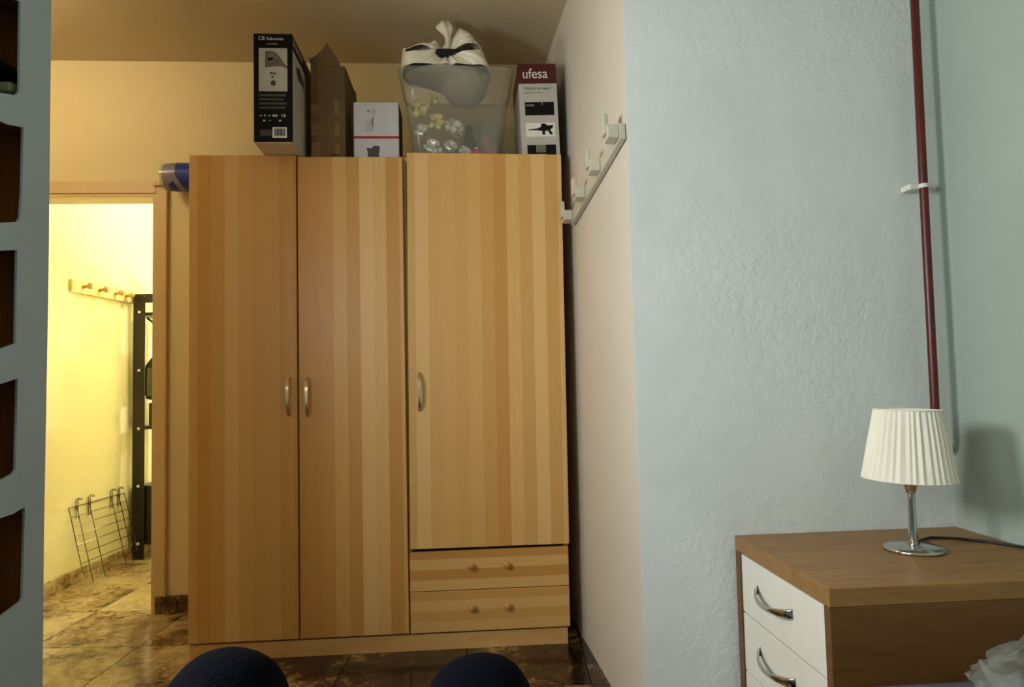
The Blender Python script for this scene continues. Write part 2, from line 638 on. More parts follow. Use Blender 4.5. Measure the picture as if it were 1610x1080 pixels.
part('side_panel', MB().box(-0.324, -0.0185, -0.21, -0.19, 0.0, CEIL - 0.01), 'dark_walnut', sh)
for z in (0.51, 0.82, 1.135, 1.445, 1.76, 2.1):
    part('shelf_board', MB().box(-0.324, -0.0185, -0.189, 0.189, z - 0.012, z + 0.01), 'dark_walnut', sh)
# things seen in the top compartment and the one below it
part_z = 1.77
tag(part('storage_tin', MB().lathe([(0.05, 0), (0.052, 0.004), (0.052, 0.10), (0.048, 0.108), (0.02, 0.112)], (-1.30, 1.76, 1.7705), 20), 'dark_glass', smooth=True),
    'dark round tin on the top open compartment of the blue shelving', 'tin')
bx = thing('folded_cloth', (-1.175, 1.815, 1.7705), 'pale grey green folded cloth in the top compartment of the blue shelving', 'cloth')
for k in range(3):
    part('fold', MB().box(-0.05, 0.05, -0.04, 0.04, 0.001 + k * 0.03, 0.029 + k * 0.03), 'lantern_glass', bx, 0.009)
tag(part('tray_board', MB().box(-1.40, -1.13, 1.70, 1.855, 1.888, 1.90), 'black_print', bevel=0.003),
    'thin black board lying across the top compartment of the blue shelving', 'board')

# ------------------------------------------------------------------ wardrobe
wd = thing('wardrobe', (-0.345, 2.85, 0), 'three door birch wardrobe with two drawers at lower right', 'wardrobe')
WX = 0.345
WF = 2.85


def wbox(x0, x1, y0, y1, z0, z1, ox=0.0, oy=0.0):
    return MB().box(x0 + WX - ox, x1 + WX - ox, y0 - WF - oy, y1 - WF - oy, z0, z1)


carc = [('side_panel', (-1.10, -1.081, 2.852, 3.45, 0.066, 2.016), 'birch_side'), ('side_panel', (0.392, 0.411, 2.852, 3.45, 0.066, 2.016), 'birch_side'),
        ('top_panel', (-1.0805, 0.3915, 2.852, 3.45, 1.998, 2.016), 'birch_plain'), ('bottom_panel', (-1.0805, 0.3915, 2.852, 3.45, 0.066, 0.084), 'birch_plain'),
        ('back_panel', (-1.0805, 0.3915, 3.44, 3.449, 0.0845, 1.9975), 'birch_side'),
        ('divider', (-0.681, -0.661, 2.853, 3.439, 0.0845, 1.9975), 'birch_side'), ('divider', (-0.246, -0.228, 2.853, 3.439, 0.0845, 1.9975), 'birch_side'),
        ('plinth', (-1.097, 0.400, 2.838, 2.858, 0.0, 0.064), 'birch_plain'), ('plinth', (-1.097, -1.079, 2.8585, 3.45, 0.0, 0.0655), 'birch_plain'),
        ('plinth', (0.382, 0.400, 2.8585, 3.45, 0.0, 0.0655), 'birch_plain')]
for n, b, m in carc:
    part(n, wbox(*b), m, wd, 0.0015)


def arch_handle(parent, x, z0, z1):
    h = MB()
    y = 2.829 - WF
    pts = []
    for k in range(13):
        a = k / 12
        pts.append((x + WX, y - 0.032 * (1 - abs(2 * a - 1) ** 4) + 0.002, z0 + (z1 - z0) * a))
    rings = []
    for i, p in enumerate(pts):
        w, t = 0.0065, 0.004
        rings.append([(p[0] - w, p[1] - t, p[2]), (p[0] + w, p[1] - t, p[2]), (p[0] + w, p[1] + t, p[2]), (p[0] - w, p[1] + t, p[2])])
    h.rings(rings)
    hd = part('handle', h, 'brushed_steel', parent, 0.001)
    for z in (z0 + 0.004, z1 - 0.004):
        part('handle_foot', MB().sphere((x + WX, y + 0.001, z), 0.008, 0.004, 0.008, 10, 6), 'brushed_steel', hd, smooth=True)
    return hd


d1 = part('door', wbox(-1.10, -0.6745, 2.829, 2.849, 0.073, 2.019), 'birch_vertical', wd, 0.002)
arch_handle(d1, -0.707, 0.955, 1.11)
d2 = part('door', wbox(-0.6675, -0.2415, 2.829, 2.849, 0.073, 2.012), 'birch_vertical', wd, 0.002)
arch_handle(d2, -0.632, 0.95, 1.105)
d3 = part('door', wbox(-0.2345, 0.411, 2.829, 2.849, 0.397, 2.016), 'birch_vertical', wd, 0.002, label='wide right door standing slightly proud')
arch_handle(d3, -0.190, 0.95, 1.105)
d3.matrix_local = Matrix.Translation((0.411 + WX, 0, 0.006)) @ Matrix.Rotation(math.radians(1.1), 4, 'Z') @ Matrix.Rotation(math.radians(0.35), 4, 'Y') @ Matrix.Translation((-0.411 - WX, 0, 0))
for z0, z1, zk in ((0.236, 0.392, 0.333), (0.072, 0.2335, 0.168)):
    dr = part('drawer', wbox(-0.2345, 0.409, 2.829, 2.849, z0, z1), 'birch_horizontal', wd, 0.002)
    for x in (0.012, 0.155):
        kb = MB()
        prof = [(0.006, 0.0), (0.006, 0.008), (0.012, 0.014), (0.0145, 0.020), (0.012, 0.026), (0.005, 0.0285)]
        rings = [[(x + WX + r * math.cos(2 * PI * k / 14), 2.8288 - WF - y, zk + r * math.sin(2 * PI * k / 14)) for k in range(14)] for r, y in prof]
        kb.rings(rings)
        part('knob', kb, 'knob_wood', dr, smooth=True)

# ------------------------------------------------------------------ things on top of the wardrobe
ZT = 2.0205


def quad(mb, x0, x1, z0, z1, y, t=0.0006):
    return mb.box(x0, x1, y - t, y + t * 0.2, z0, z1)


# tall black appliance carton, overhanging the front edge
bk = thing('appliance_carton', (-0.728, 2.87, ZT), 'tall black appliance carton with a white picture panel, overhanging wardrobe front', 'box', rz=0.01)
W, D0, D1, Hh = 0.0745, -0.183, 0.16, 0.437
part('carton_body', MB().box(-W, W, D0, D1, 0.0035, Hh), 'black_print', bk, 0.0015)
part('underside', MB().box(-W + 0.001, W - 0.001, D0 + 0.001, D1 - 0.001, 0.0, 0.003), 'card_white', bk, label='bare pale board underside')
mb = MB()
quad(mb, -0.054, 0.055, 0.205, 0.378, D0)
pn = part('picture_panel', mb, 'light_print', bk, label='pale picture panel showing a small appliance')
mb = MB()
pts = [(-0.03, 0.30), (-0.03, 0.365), (-0.012, 0.368), (0.01, 0.362), (0.03, 0.34), (0.042, 0.318), (0.055, 0.305), (0.055, 0.296), (0.035, 0.305), (0.0, 0.304)]
mb.prism(pts, 'y', D0 - 0.0011, D0 - 0.0005)
part('appliance_picture', mb, 'mid_print', pn)
mb = MB()
mb.prism([(-0.022, 0.338), (0.004, 0.341), (-0.004, 0.329), (-0.017, 0.327)], 'y', D0 - 0.0016, D0 - 0.0010)
part('appliance_mouth', mb, 'black_print', pn)
for cx, cz, r in ((-0.006, 0.278, 0.005), (0.006, 0.276, 0.005), (-0.002, 0.262, 0.0045)):
    part('picture_symbol', MB().box(cx - r, cx + r, D0 - 0.0012, D0 - 0.0006, cz - r * 0.8, cz + r * 0.8), 'grey_print', pn)
mb = MB()
ring = [(0.001 + 0.010 * math.cos(k * PI / 8), 0.238 + 0.011 * math.sin(k * PI / 8)) for k in range(16)]
mb.prism(ring, 'y', D0 - 0.0012, D0 - 0.0006)
part('picture_dial', mb, 'grey_print', pn)
mb = MB()
for k, (a, b) in enumerate(((-0.054, 0.050), (-0.054, 0.040), (-0.054, 0.052), (-0.054, 0.046))):
    part('text_line', quad(MB(), a, b, 0.185 - k * 0.0165, 0.194 - k * 0.0165, D0), 'grey_print', bk)
part('text_block', quad(MB(), -0.05, -0.005, 0.028, 0.052, D0), 'grey_print', bk)
mb = MB()
for k, x in enumerate((-0.047, -0.031, -0.014, 0.002, 0.012, 0.032)):
    r = (0.004, 0.0045, 0.004, 0.006, 0.006, 0.004)[k]
    if k == 5:
        continue
    mb.prism([(x + r * math.cos(q * PI / 4), 0.108 + 0.8 * r * math.sin(q * PI / 4)) for q in range(8)], 'y', D0 - 0.0006, D0)
for x, r in ((-0.034, 0.005), (0.026, 0.005), (-0.012, 0.003)):
    mb.prism([(x + r * math.cos(q * PI / 4), 0.088 + 0.8 * r * math.sin(q * PI / 4)) for q in range(8)], 'y', D0 - 0.0006, D0)
part('icon_row', mb, 'light_print', bk)
text_mesh('marking', 'CE', 0.015, 'white_print', bk, (0.031, D0 - 0.0005, 0.103))
mb = MB()
quad(mb, -0.003, 0.052, 0.020, 0.062, D0)
bc = part('barcode_label', mb, 'white_print', bk)
mb = MB()
x = 0.004
while x < 0.044:
    w = random.choice((0.0008, 0.0014, 0.002))
    mb.box(x, x + w, D0 - 0.0011, D0 - 0.0006, 0.027, 0.057)
    x += w + random.choice((0.0008, 0.0012))
part('bars', mb, 'black_print', bc)
text_mesh('logo', 'CB', 0.021, 'white_print', bk, (-0.056, D0 - 0.0005, 0.411), xs=0.95)
text_mesh('lettering', 'Rabronics', 0.0165, 'white_print', bk, (-0.025, D0 - 0.0005, 0.411), xs=1.0)
text_mesh('lettering', '- PK 2500 R', 0.009, 'light_print', bk, (-0.026, D0 - 0.0005, 0.392))
# printed right side: grey picture field between black borders
mb = MB()
mb.prism([(D0 + 0.004, 0.004), (D0 + 0.004, 0.372), (0.055, 0.372), (0.055, 0.004)], 'x', W - 0.0001, W + 0.0006)
sd = part('side_picture', mb, 'light_print', bk)
mb = MB()
mb.prism([(-0.13, 0.33), (-0.06, 0.35), (0.0, 0.33), (0.02, 0.29), (-0.03, 0.30), (-0.09, 0.29)], 'x', W + 0.0005, W + 0.0011)
part('appliance_picture', mb, 'grey_print', sd)
text_mesh('lettering', 'CB Rabronics', 0.03, 'light_print', bk, (W + 0.0005, D0 + 0.01, 0.40), rot=(PI / 2, 0, PI / 2))
# lifted top flap
mb = MB()
mb.prism([(0.01, 0.437), (0.014, 0.458), (0.05, 0.447), (0.073, 0.438)], 'y', -0.10, -0.097)
part('top_flap', mb, 'black_print', bk)

# open brown cardboard box
cb = thing('cardboard_box', (-0.553, 2.88, ZT), 'open brown cardboard box with raised flaps, on wardrobe between black and lilac cartons', 'box')
w, dp, hh = 0.070, 0.33, 0.398
part('front_wall', MB().box(-w, w, 0, 0.005, 0, hh), 'cardboard', cb)
part('back_wall', MB().box(-w, w, dp - 0.005, dp, 0, hh - 0.01), 'cardboard', cb)
part('side_wall', MB().box(w - 0.005, w, 0.0052, dp - 0.0052, 0, hh), 'cardboard', cb)
part('side_wall', MB().box(-w, -w + 0.005, 0.0052, dp - 0.0052, 0, hh), 'cardboard', cb)
part('base', MB().box(-w + 0.0052, w - 0.0052, 0.0052, dp - 0.0052, 0, 0.005), 'cardboard', cb)
mb = MB()
fp = [(-w, hh), (-w, hh + 0.028), (-0.045, hh + 0.045), (-0.018, hh + 0.070), (0.0, hh + 0.098), (0.012, hh + 0.078), (0.03, hh + 0.05), (0.045, hh + 0.028), (w - 0.016, hh + 0.004), (w - 0.016, hh)]
n = len(fp)
vs = [(p[0], -0.001 - (p[1] - hh) * 0.12, p[1]) for p in fp] + [(p[0], 0.003 - (p[1] - hh) * 0.12, p[1]) for p in fp]
mb.add(vs, [tuple(range(n)), tuple(range(n, 2 * n))] + [(i, (i + 1) % n, n + (i + 1) % n, n + i) for i in range(n)])
part('flap', mb, 'cardboard', cb, label='torn front flap standing up in a peak')
M = Matrix.Translation((w, 0, hh)) @ Matrix.Rotation(math.radians(-152), 4, 'Y')
part('flap', MB().box(-0.004, 0.0, 0.01, dp - 0.02, 0, 0.075, M), 'cardboard', cb)
M = Matrix.Translation((-w, 0, hh)) @ Matrix.Rotation(math.radians(-15), 4, 'Y')
part('flap', MB().box(0.0, 0.004, 0.02, dp - 0.02, 0, 0.05, M), 'cardboard', cb)
M = Matrix.Translation((0, dp, hh - 0.01)) @ Matrix.Rotation(math.radians(25), 4, 'X')
part('flap', MB().box(-w, w, -0.004, 0, 0, 0.04, M), 'cardboard', cb)
for q in ((0.026, 0.048, 0.19, 0.255), (0.028, 0.048, 0.095, 0.155), (-0.068, -0.040, 0.19, 0.23), (-0.068, -0.040, 0.10, 0.15), (-0.066, -0.035, 0.006, 0.07), (0.030, 0.050, 0.01, 0.06)):
    part('tape', quad(MB(), *q, 0), 'packing_tape', cb)
mb = MB()
quad(mb, 0.012, 0.046, 0.014, 0.019, 0, 0.0012)
part('slot', mb, 'black_print', cb)

# lilac white carton with a red band
lc = thing('lilac_carton', (-0.353, 2.885, ZT), 'small pale lilac carton with a red band, on wardrobe left of plastic tub', 'box')
part('carton_body', MB().box(-0.095, 0.095, 0, 0.165, 0, 0.246), 'carton_lilac', lc, 0.004)
mb = MB()
mb.box(0.0951, 0.0957, 0.002, 0.163, 0.002, 0.244)
part('dark_side', mb, 'carton_brown', lc, label='dark brown side')  # right side darker than the lilac front
mb = MB()
quad(mb, -0.0955, 0.0955, 0.088, 0.099, 0, 0.0008)
part('band', mb, 'red_band', lc)
mb = MB()
mb.prism([(-0.038, 0.001), (-0.036, 0.03), (-0.042, 0.048), (-0.020, 0.046), (-0.012, 0.058), (0.012, 0.056), (0.014, 0.044), (0.010, 0.02), (0.012, 0.001)], 'y', -0.0008, 0.0)
part('figure_print', mb, 'grey_print', lc)
mb = MB()
mb.prism([(-0.012 + 0.014 * math.cos(k * PI / 6), 0.205 + 0.011 * math.sin(k * PI / 6)) for k in range(12)], 'y', -0.0008, 0.0)
mb.prism([(-0.045, 0.165), (-0.012, 0.162), (-0.008, 0.19), (-0.016, 0.165), (-0.016, 0.12), (-0.045, 0.118)], 'y', -0.0006, 0.0)
part('figure_print', mb, 'light_print', lc)
mb = MB()
mb.prism([(-0.033 + 0.0035 * math.cos(k * PI / 4), 0.207 + 0.004 * math.sin(k * PI / 4)) for k in range(8)], 'y', -0.0008, 0.0)
part('dot_print', mb, 'black_print', lc)


# transparent tub
def rrect(hx, hy, r, z, cx=0.0, cy=0.0, n=6):
    pts = []
    for (sx, sy, a0) in ((1, 1, 0), (-1, 1, PI / 2), (-1, -1, PI), (1, -1, 3 * PI / 2)):
        for k in range(n + 1):
            a = a0 + PI / 2 * k / n
            pts.append((cx + sx * (hx - r) + r * math.cos(a), cy + sy * (hy - r) + r * math.sin(a), z))
    return pts


tb = thing('plastic_tub', (-0.011, 3.045, ZT), 'clear plastic storage tub full of gift bows on top of wardrobe', 'tub')
mb = MB()
rings = [rrect(0.150, 0.13, 0.02, 0.001), rrect(0.176, 0.155, 0.03, 0.003), rrect(0.184, 0.163, 0.035, 0.012), rrect(0.214, 0.180, 0.045, 0.20),
         rrect(0.234, 0.190, 0.05, 0.365), rrect(0.243, 0.199, 0.055, 0.368), rrect(0.244, 0.200, 0.055, 0.385)]
mb.rings(rings, cap=False)
n = len(rings[0])
mb.f.append(tuple(range(n)))
tubm = part('tub_shell', mb, 'frosted_plastic', tb, smooth=True)
md = tubm.modifiers.new('solid', 'SOLIDIFY')
md.thickness = 0.0022
md.offset = 1
mb = MB()
mb.rings([rrect(0.246, 0.202, 0.056, 0.372), rrect(0.251, 0.207, 0.06, 0.375), rrect(0.251, 0.207, 0.06, 0.388), rrect(0.240, 0.196, 0.052, 0.390)], cap=False)
part('rim', mb, 'frosted_plastic', tb, smooth=True)


def bow_mesh(r, loops, seed):
    rnd = random.Random(seed)
    mb = MB()
    for k in range(loops):
        a = 2 * PI * k / loops + rnd.uniform(-0.2, 0.2)
        el = rnd.uniform(0.15, 1.1)
        dirv = Vector((math.cos(a) * math.cos(el), math.sin(a) * math.cos(el), math.sin(el)))
        side = Vector((-math.sin(a), math.cos(a), 0))
        up = dirv.cross(side)
        w = r * 0.26
        rows = []
        for q in range(9):
            t = q / 8
            p = dirv * (r * math.sin(PI * t) ** 0.7) + up * (r * 0.34 * math.cos(PI * t))
            rows.append((p - side * w, p + side * w))
        vs = [v for rw in rows for v in rw]
        o = 0
        mb.add(vs, [(2 * q, 2 * q + 1, 2 * q + 3, 2 * q + 2) for q in range(8)])
    return mb.mesh('gift_bow')


zin = ZT + 0.006
bows = [(-0.165, 2.935, zin + 0.215, 'gold', 0.050, (0.9, 0, 0.2), 'gold gift bow highest in the plastic tub at its left wall'),
        (-0.118, 2.95, zin + 0.272, 'copper', 0.030, (0.6, 0.4, 0), 'small copper gold ribbon loop topmost in the plastic tub'),
        (-0.098, 2.93, zin + 0.165, 'gold', 0.040, (1.1, 0.2, 0), 'pale gold gift bow just under the topmost gold bow in the tub'),
        (-0.160, 2.945, zin + 0.130, 'silver', 0.040, (1.2, -0.3, 0), 'silver gift bow against the left wall of the tub, mid height'),
        (-0.03, 2.94, zin + 0.14, 'silver', 0.05, (1.1, 0.1, 0.6), 'bright silver gift bow in the middle of the tub, mid height'),
        (-0.118, 2.935, zin + 0.055, 'silver', 0.046, (1.2, 0, 0), 'silver gift bow at the lower left of the tub'),
        (-0.045, 2.945, zin + 0.055, 'silver', 0.042, (1.0, 0.2, 0.3), 'dull silver gift bow on the tub floor left of centre'),
        (-0.010, 3.085, zin + 0.070, 'silver', 0.05, (0.9, -0.2, 1.0), 'silver gift bow behind the dark bottle in the tub'),
        (0.018, 2.92, zin + 0.035, 'silver', 0.030, (1.3, 0, 0.4), 'small silver gift bow on the tub floor near the pink ball'),
        (-0.120, 3.105, zin + 0.09, 'silver', 0.055, (0.5, 0.2, 0.4), 'large silver gift bow behind the others in the tub')]
for k, (x, y, z, mt, r, rot, lab) in enumerate(bows):
    r *= 1.06 if mt != 'silver' else 0.98
    me = bow_mesh(r, 9 if r > 0.04 else 6, 30 + k)
    o = link('gift_bow', me, {'gold': 'gold_foil', 'copper': 'gold_foil', 'silver': 'silver_foil'}[mt], smooth=True)
    o.location = (x, y, z)
    o.rotation_euler = rot
    tag(o, lab, 'bow', 'gift bows in the plastic tub')
bt = thing('dark_bottle', (0.040, 2.995, ZT + 0.004), 'dark green bottle standing in the plastic tub', 'bottle')
part('bottle_body', MB().lathe([(0.04, 0), (0.045, 0.004), (0.045, 0.07), (0.036, 0.10), (0.017, 0.135), (0.014, 0.155)], seg=18), 'dark_glass', bt, smooth=True)
part('bottle_cap', MB().lathe([(0.017, 0.150), (0.017, 0.176), (0.013, 0.180)], seg=14), 'black_print', bt, smooth=True)
bl = thing('pink_ball', (0.070, 2.925, ZT + 0.0045), 'bright pink ball on the floor of the plastic tub', 'ball')
part('ball_body', MB().sphere((0, 0, 0.027), 0.027), 'pink_plastic', bl, smooth=True)
part('ball_cap', MB().lathe([(0.008, 0.052), (0.008, 0.06), (0.003, 0.062)], seg=10), 'silver_foil', bl)
rb = thing('rose_box', (0.124, 2.985, ZT + 0.0045), 'rose and clear gift packet at the right side of the plastic tub', 'box')
part('carton_body', MB().box(-0.03, 0.032, -0.05, 0.06, 0, 0.062), 'rose_carton', rb, 0.003)
part('clear_sleeve', MB().box(-0.034, 0.035, -0.054, 0.064, 0, 0.155), 'thin_plastic', rb, 0.003)
part('pink_tissue', MB().sphere((0.0, 0.0, 0.098), 0.026, 0.03, 0.034, 12, 8), 'rose_carton', rb, smooth=True)

# white knotted carrier bag lying over the tub
bg = thing('carrier_bag', (-0.055, 3.00, ZT + 0.394), 'white knotted plastic carrier bag lying on the clear tub', 'bag')
OUT = [(-0.195, -0.004), (-0.198, 0.030), (-0.190, 0.094), (-0.165, 0.082), (-0.119, 0.098), (-0.075, 0.108), (-0.040, 0.126), (-0.016, 0.100), (0.004, 0.090),
       (0.022, 0.128), (0.058, 0.170), (0.085, 0.158), (0.125, 0.132), (0.152, 0.104), (0.176, 0.056), (0.200, 0.010), (0.196, -0.004)]
OUT = [Vector((p[0], p[1] * 1.22)) for p in OUT]


def inside(p):
    c = False
    n_ = len(OUT)
    for i_ in range(n_):
        a_, b_ = OUT[i_], OUT[i_ - 1]
        if (a_.y > p.y) != (b_.y > p.y) and p.x < (b_.x - a_.x) * (p.y - a_.y) / (b_.y - a_.y) + a_.x:
            c = not c
    return c


def edge_dist(p):
    best = 9.0
    for i_ in range(len(OUT) - 1):
        a_, b_ = OUT[i_], OUT[i_ + 1]
        ab = b_ - a_
        t_ = max(0.0, min(1.0, (p - a_).dot(ab) / ab.dot(ab)))
        best = min(best, (p - a_ - ab * t_).length)
    return best


def in_slot(p):
    q_ = Vector((p.x + 0.116, p.y - 0.067 - 0.04 * (p.x + 0.116)))
    if abs(q_.x) < 0.056 and abs(q_.y) < 0.0165 * (1 - max(0, q_.x / 0.056) ** 2 * 0.75) * (1 - max(0, -q_.x / 0.056) ** 6):
        return True
    q_ = Vector((p.x - 0.083, p.y - 0.071 - 0.10 * (p.x - 0.083)))
    if abs(q_.x) < 0.070 and abs(q_.y) < 0.0175 * (1 - max(0, -q_.x / 0.070) ** 2 * 0.8) * (1 - max(0, q_.x / 0.070) ** 8):
        return True
    q_ = Vector((p.x + 0.012, p.y - 0.045))
    return (q_.x / 0.022) ** 2 + (q_.y / 0.007) ** 2 < 1


def pouch(front, step=0.0031):
    mb_ = MB()
    nx_, nz_ = int(0.40 / step), int(0.215 / step)
    idx = {}
    for j_ in range(nz_ + 1):
        for i_ in range(nx_ + 1):
            p = Vector((-0.20 + i_ * step, -0.003 + j_ * step))
            if not inside(p):
                continue
            dd = edge_dist(p)
            k_ = Vector((p.x - 0.0, p.y - 0.078))
            ang, rad = math.atan2(k_.y, k_.x), k_.length
            pinch = 1 - math.exp(-(rad / 0.045) ** 1.3)
            infl = (1 - math.exp(-dd / 0.017)) * (0.35 + 0.65 * pinch)
            wr = noise.noise(Vector((ang * 3.2, rad * 5, 1.5 if front else 9.1))) * 0.016 * min(1, dd / 0.012) + noise.noise(Vector((ang * 9, rad * 9, 4))) * 0.006 * min(1, dd / 0.008)
            y_ = (-0.125 * infl + wr) if front else (0.125 * infl - wr)
            y_ -= 0.035 - 0.10 * p.y
            idx[(i_, j_)] = len(mb_.v)
            mb_.v.append((p.x, y_, p.y + 0.006))
    for (i_, j_), a_ in list(idx.items()):
        q_ = [(i_, j_), (i_ + 1, j_), (i_ + 1, j_ + 1), (i_, j_ + 1)]
        if all(t_ in idx for t_ in q_):
            if front and in_slot(Vector((-0.20 + (i_ + 0.5) * step, -0.003 + (j_ + 0.5) * step))):
                continue
            mb_.f.append(tuple(idx[t_] for t_ in q_))
    return mb_


for nm_, fr_ in (('bag_front', True), ('bag_back', False)):
    o = part(nm_, pouch(fr_), 'bag_white', bg, smooth=True)
    md = o.modifiers.new('solid', 'SOLIDIFY')
    md.thickness = 0.0015
    md.offset = 0
part('contents', MB().sphere((-0.0, -0.042, 0.066), 0.178, 0.090, 0.038, 24, 12), 'black_cloth', bg, smooth=True, label='black contents showing through the handle slots')
mb = MB()
rows = []
for j in range(12):
    t = j / 11
    zz = 0.004 - 0.118 * t
    sc_r = max(0.04, (1 - t ** 2.4)) ** 0.5
    row = []
    for k in range(48):
        a = 2 * PI * k / 48
        nn = noise.noise(Vector((math.cos(a) * 2.5, math.sin(a) * 2.5, t * 4))) * 0.06
        row.append((0.004 + 0.075 * min(1, 3 * t) + (0.188 - 0.080 * min(1, 3 * t)) * (sc_r + nn * sc_r) * math.cos(a), -0.02 + 0.03 * t + 0.130 * (sc_r + nn * sc_r) * math.sin(a), zz))
    rows.append(row)
mb.rings(rows)
part('bag_belly', mb, 'belly_shade', bg, smooth=True, label='shade-grey full part of the bag hanging down inside the tub')
# twisted knot with its loose end
mb = MB()
rows = []
for j in range(17):
    t = j / 16
    rr0 = 0.010 + 0.024 * math.exp(-((t - 0.80) / 0.20) ** 2) + 0.008 * math.exp(-(t / 0.2) ** 2)
    row = []
    for k in range(24):
        a = 2 * PI * k / 24
        rr = rr0 * (1 + 0.25 * math.sin(5 * a + 5 * t) + 0.3 * noise.noise(Vector((math.cos(a) * 2, math.sin(a) * 2, t * 6))))
        row.append((-0.004 + 0.012 * t + 0.010 * math.sin(t * 5) + rr * math.cos(a), -0.095 + 0.05 * t + 0.8 * rr * math.sin(a), 0.082 + 0.160 * t))
    rows.append(row)
mb.rings(rows)
part('knot', mb, 'bag_white', bg, smooth=True)

# tall white carton with a dark red top
uf = thing('red_top_carton', (0.3465, 2.885, ZT), 'tall white carton with dark red top lettered ufesa, at right end of wardrobe', 'box', ry=-math.radians(1.4))
w = 0.0825
part('carton_body', MB().box(-w, w, 0, 0.30, 0.003, 0.332), 'light_print', uf, 0.0015)
part('red_top', MB().box(-w - 0.0004, w + 0.0004, -0.0004, 0.3004, 0.3325, 0.42), 'dark_red', uf, 0.004)
mb = MB()
mb.box(w + 0.0001, w + 0.0008, 0.001, 0.299, 0.003, 0.332)
part('dark_side', mb, 'black_print', uf)
text_mesh('lettering', 'ufesa', 0.062, 'white_print', uf, (-0.066, -0.0010, 0.355), xs=0.88)
text_mesh('lettering', 'Plancha de vapor', 0.0175, 'grey_print', uf, (-0.060, -0.0006, 0.305), xs=0.95)
text_mesh('lettering', 'Steam iron - Ferro', 0.010, 'mid_print', uf, (-0.060, -0.0006, 0.288))
mb = MB()
quad(mb, -0.060, 0.066, 0.192, 0.250, 0)
p1 = part('picture', mb, 'black_print', uf)
mb = MB()
mb.box(-0.055, -0.02, -0.0011, -0.0006, 0.232, 0.240)
part('picture_glint', mb, 'mid_print', p1)
part('picture_glint', MB().box(0.012, 0.018, -0.0011, -0.0006, 0.236, 0.249), 'mid_print', p1)
mb = MB()
quad(mb, -0.060, 0.066, 0.098, 0.158, 0)
p2 = part('picture', mb, 'white_print', uf)
mb = MB()
mb.prism([(-0.052, 0.130), (-0.01, 0.134), (0.004, 0.140), (0.008, 0.154), (0.02, 0.156), (0.034, 0.146), (0.058, 0.148), (0.056, 0.136), (0.044, 0.128), (0.056, 0.108), (0.044, 0.106), (0.034, 0.124), (0.022, 0.122), (0.022, 0.106), (0.010, 0.106), (0.010, 0.122), (-0.01, 0.126), (-0.05, 0.127)], 'y', -0.0012, -0.0006)
part('appliance_picture', mb, 'black_print', p2)
mb = MB()
quad(mb, -0.058, -0.020, 0.010, 0.062, 0)
quad(mb, 0.022, 0.066, 0.010, 0.062, 0)
quad(mb, -0.0200, 0.022, 0.022, 0.030, 0)
part('picture', mb, 'black_print', uf)
mb = MB()
quad(mb, -0.0199, 0.0219, 0.0305, 0.062, 0)
part('picture', mb, 'mid_print', uf)

# rolled blue mat lying at the back of the wardrobe top, sticking out over its left side
ml = thing('rolled_mat', (-1.07, 3.375, ZT + 0.0715), 'dark blue rolled mat sticking out past the wardrobe top left corner', 'mat')
mb = MB()
rows = []
for j in range(13):
    t = j / 12
    x = -0.345 + 0.62 * t
    r = 0.069 if 0 < j < 12 else 0.064
    rows.append([(x, r * math.cos(2 * PI * k / 24), r * math.sin(2 * PI * k / 24) - 0.0) for k in range(24)])
mb.rings(rows)
part('roll', mb, 'blue_vinyl', ml, smooth=False)
mb = MB()
sp_pts = []
for k in range(60):
    a = k * 0.42
    r = 0.008 + 0.0020 * a
    sp_pts.append((-0.347, r * math.cos(a), r * math.sin(a)))
mb.tube(sp_pts, 0.0016, 5)
part('spiral_edge', mb, 'black_cloth', ml)
mb = MB()
rows = []
for j in range(7):
    t = j / 6
    x = -0.358 + 0.075 * t
    rows.append([(x + 0.035 * t * max(0, -math.sin(2 * PI * k / 24)) + 0.006 * noise.noise(Vector((k * 0.9, j, 1))),
                  0.0710 * (1 - 0.10 * (1 - t)) * math.cos(2 * PI * k / 24), 0.0710 * (1 - 0.10 * (1 - t)) * math.sin(2 * PI * k / 24) + 0.0) for k in range(24)])
mb.rings(rows, cap=False)
part('plastic_sleeve', mb, 'sleeve_plastic', ml, smooth=True)

# ------------------------------------------------------------------ coat rack on the right wall
cr = thing('coat_rack', (0.477, 2.42, 1.785), 'off white coat rail with four upright hooks on the wall right of wardrobe', 'coat rack')
# wall direction between the two ends
e0 = Vector((0.477 + 0.0, 0, 0))
A = Vector((0.4720 - 0.477, 2.81 - 2.42, 1.740 - 1.785))     # far end (wall side)
B = Vector((0.5050 - 0.477, 2.030 - 2.42, 1.828 - 1.785))    # near end
ax = (B - A).normalized()
out = Vector((-1, -0.043, 0)).normalized()
up = ax.cross(out).normalized()
if up.z < 0:
    up = -up


def rack_box(c, l, t0, t1, h0, h1):
    vs = []
    for hh_ in (h0, h1):
        for tt in (t0, t1):
            for ll in (-l, l):
                vs.append(c + ax * ll + out * tt + up * hh_)
    return MB().add(vs, [(0, 2, 3, 1), (4, 5, 7, 6), (0, 1, 5, 4), (2, 6, 7, 3), (0, 4, 6, 2), (1, 3, 7, 5)])


L = (B - A).length
part('rail', rack_box((A + B) / 2, L / 2, 0.0, 0.020, -0.026, 0.026), 'rack_white', cr, 0.003)
for t in (0.035, 0.345, 0.655, 0.965):
    c = A + (B - A) * t
    hk = part('hook', rack_box(c, 0.026, 0.0205, 0.056, -0.020, 0.022), 'rack_white', cr, 0.003)
    part('prong', rack_box(c, 0.017, 0.050, 0.066, -0.004, 0.062), 'rack_white', hk, 0.003)

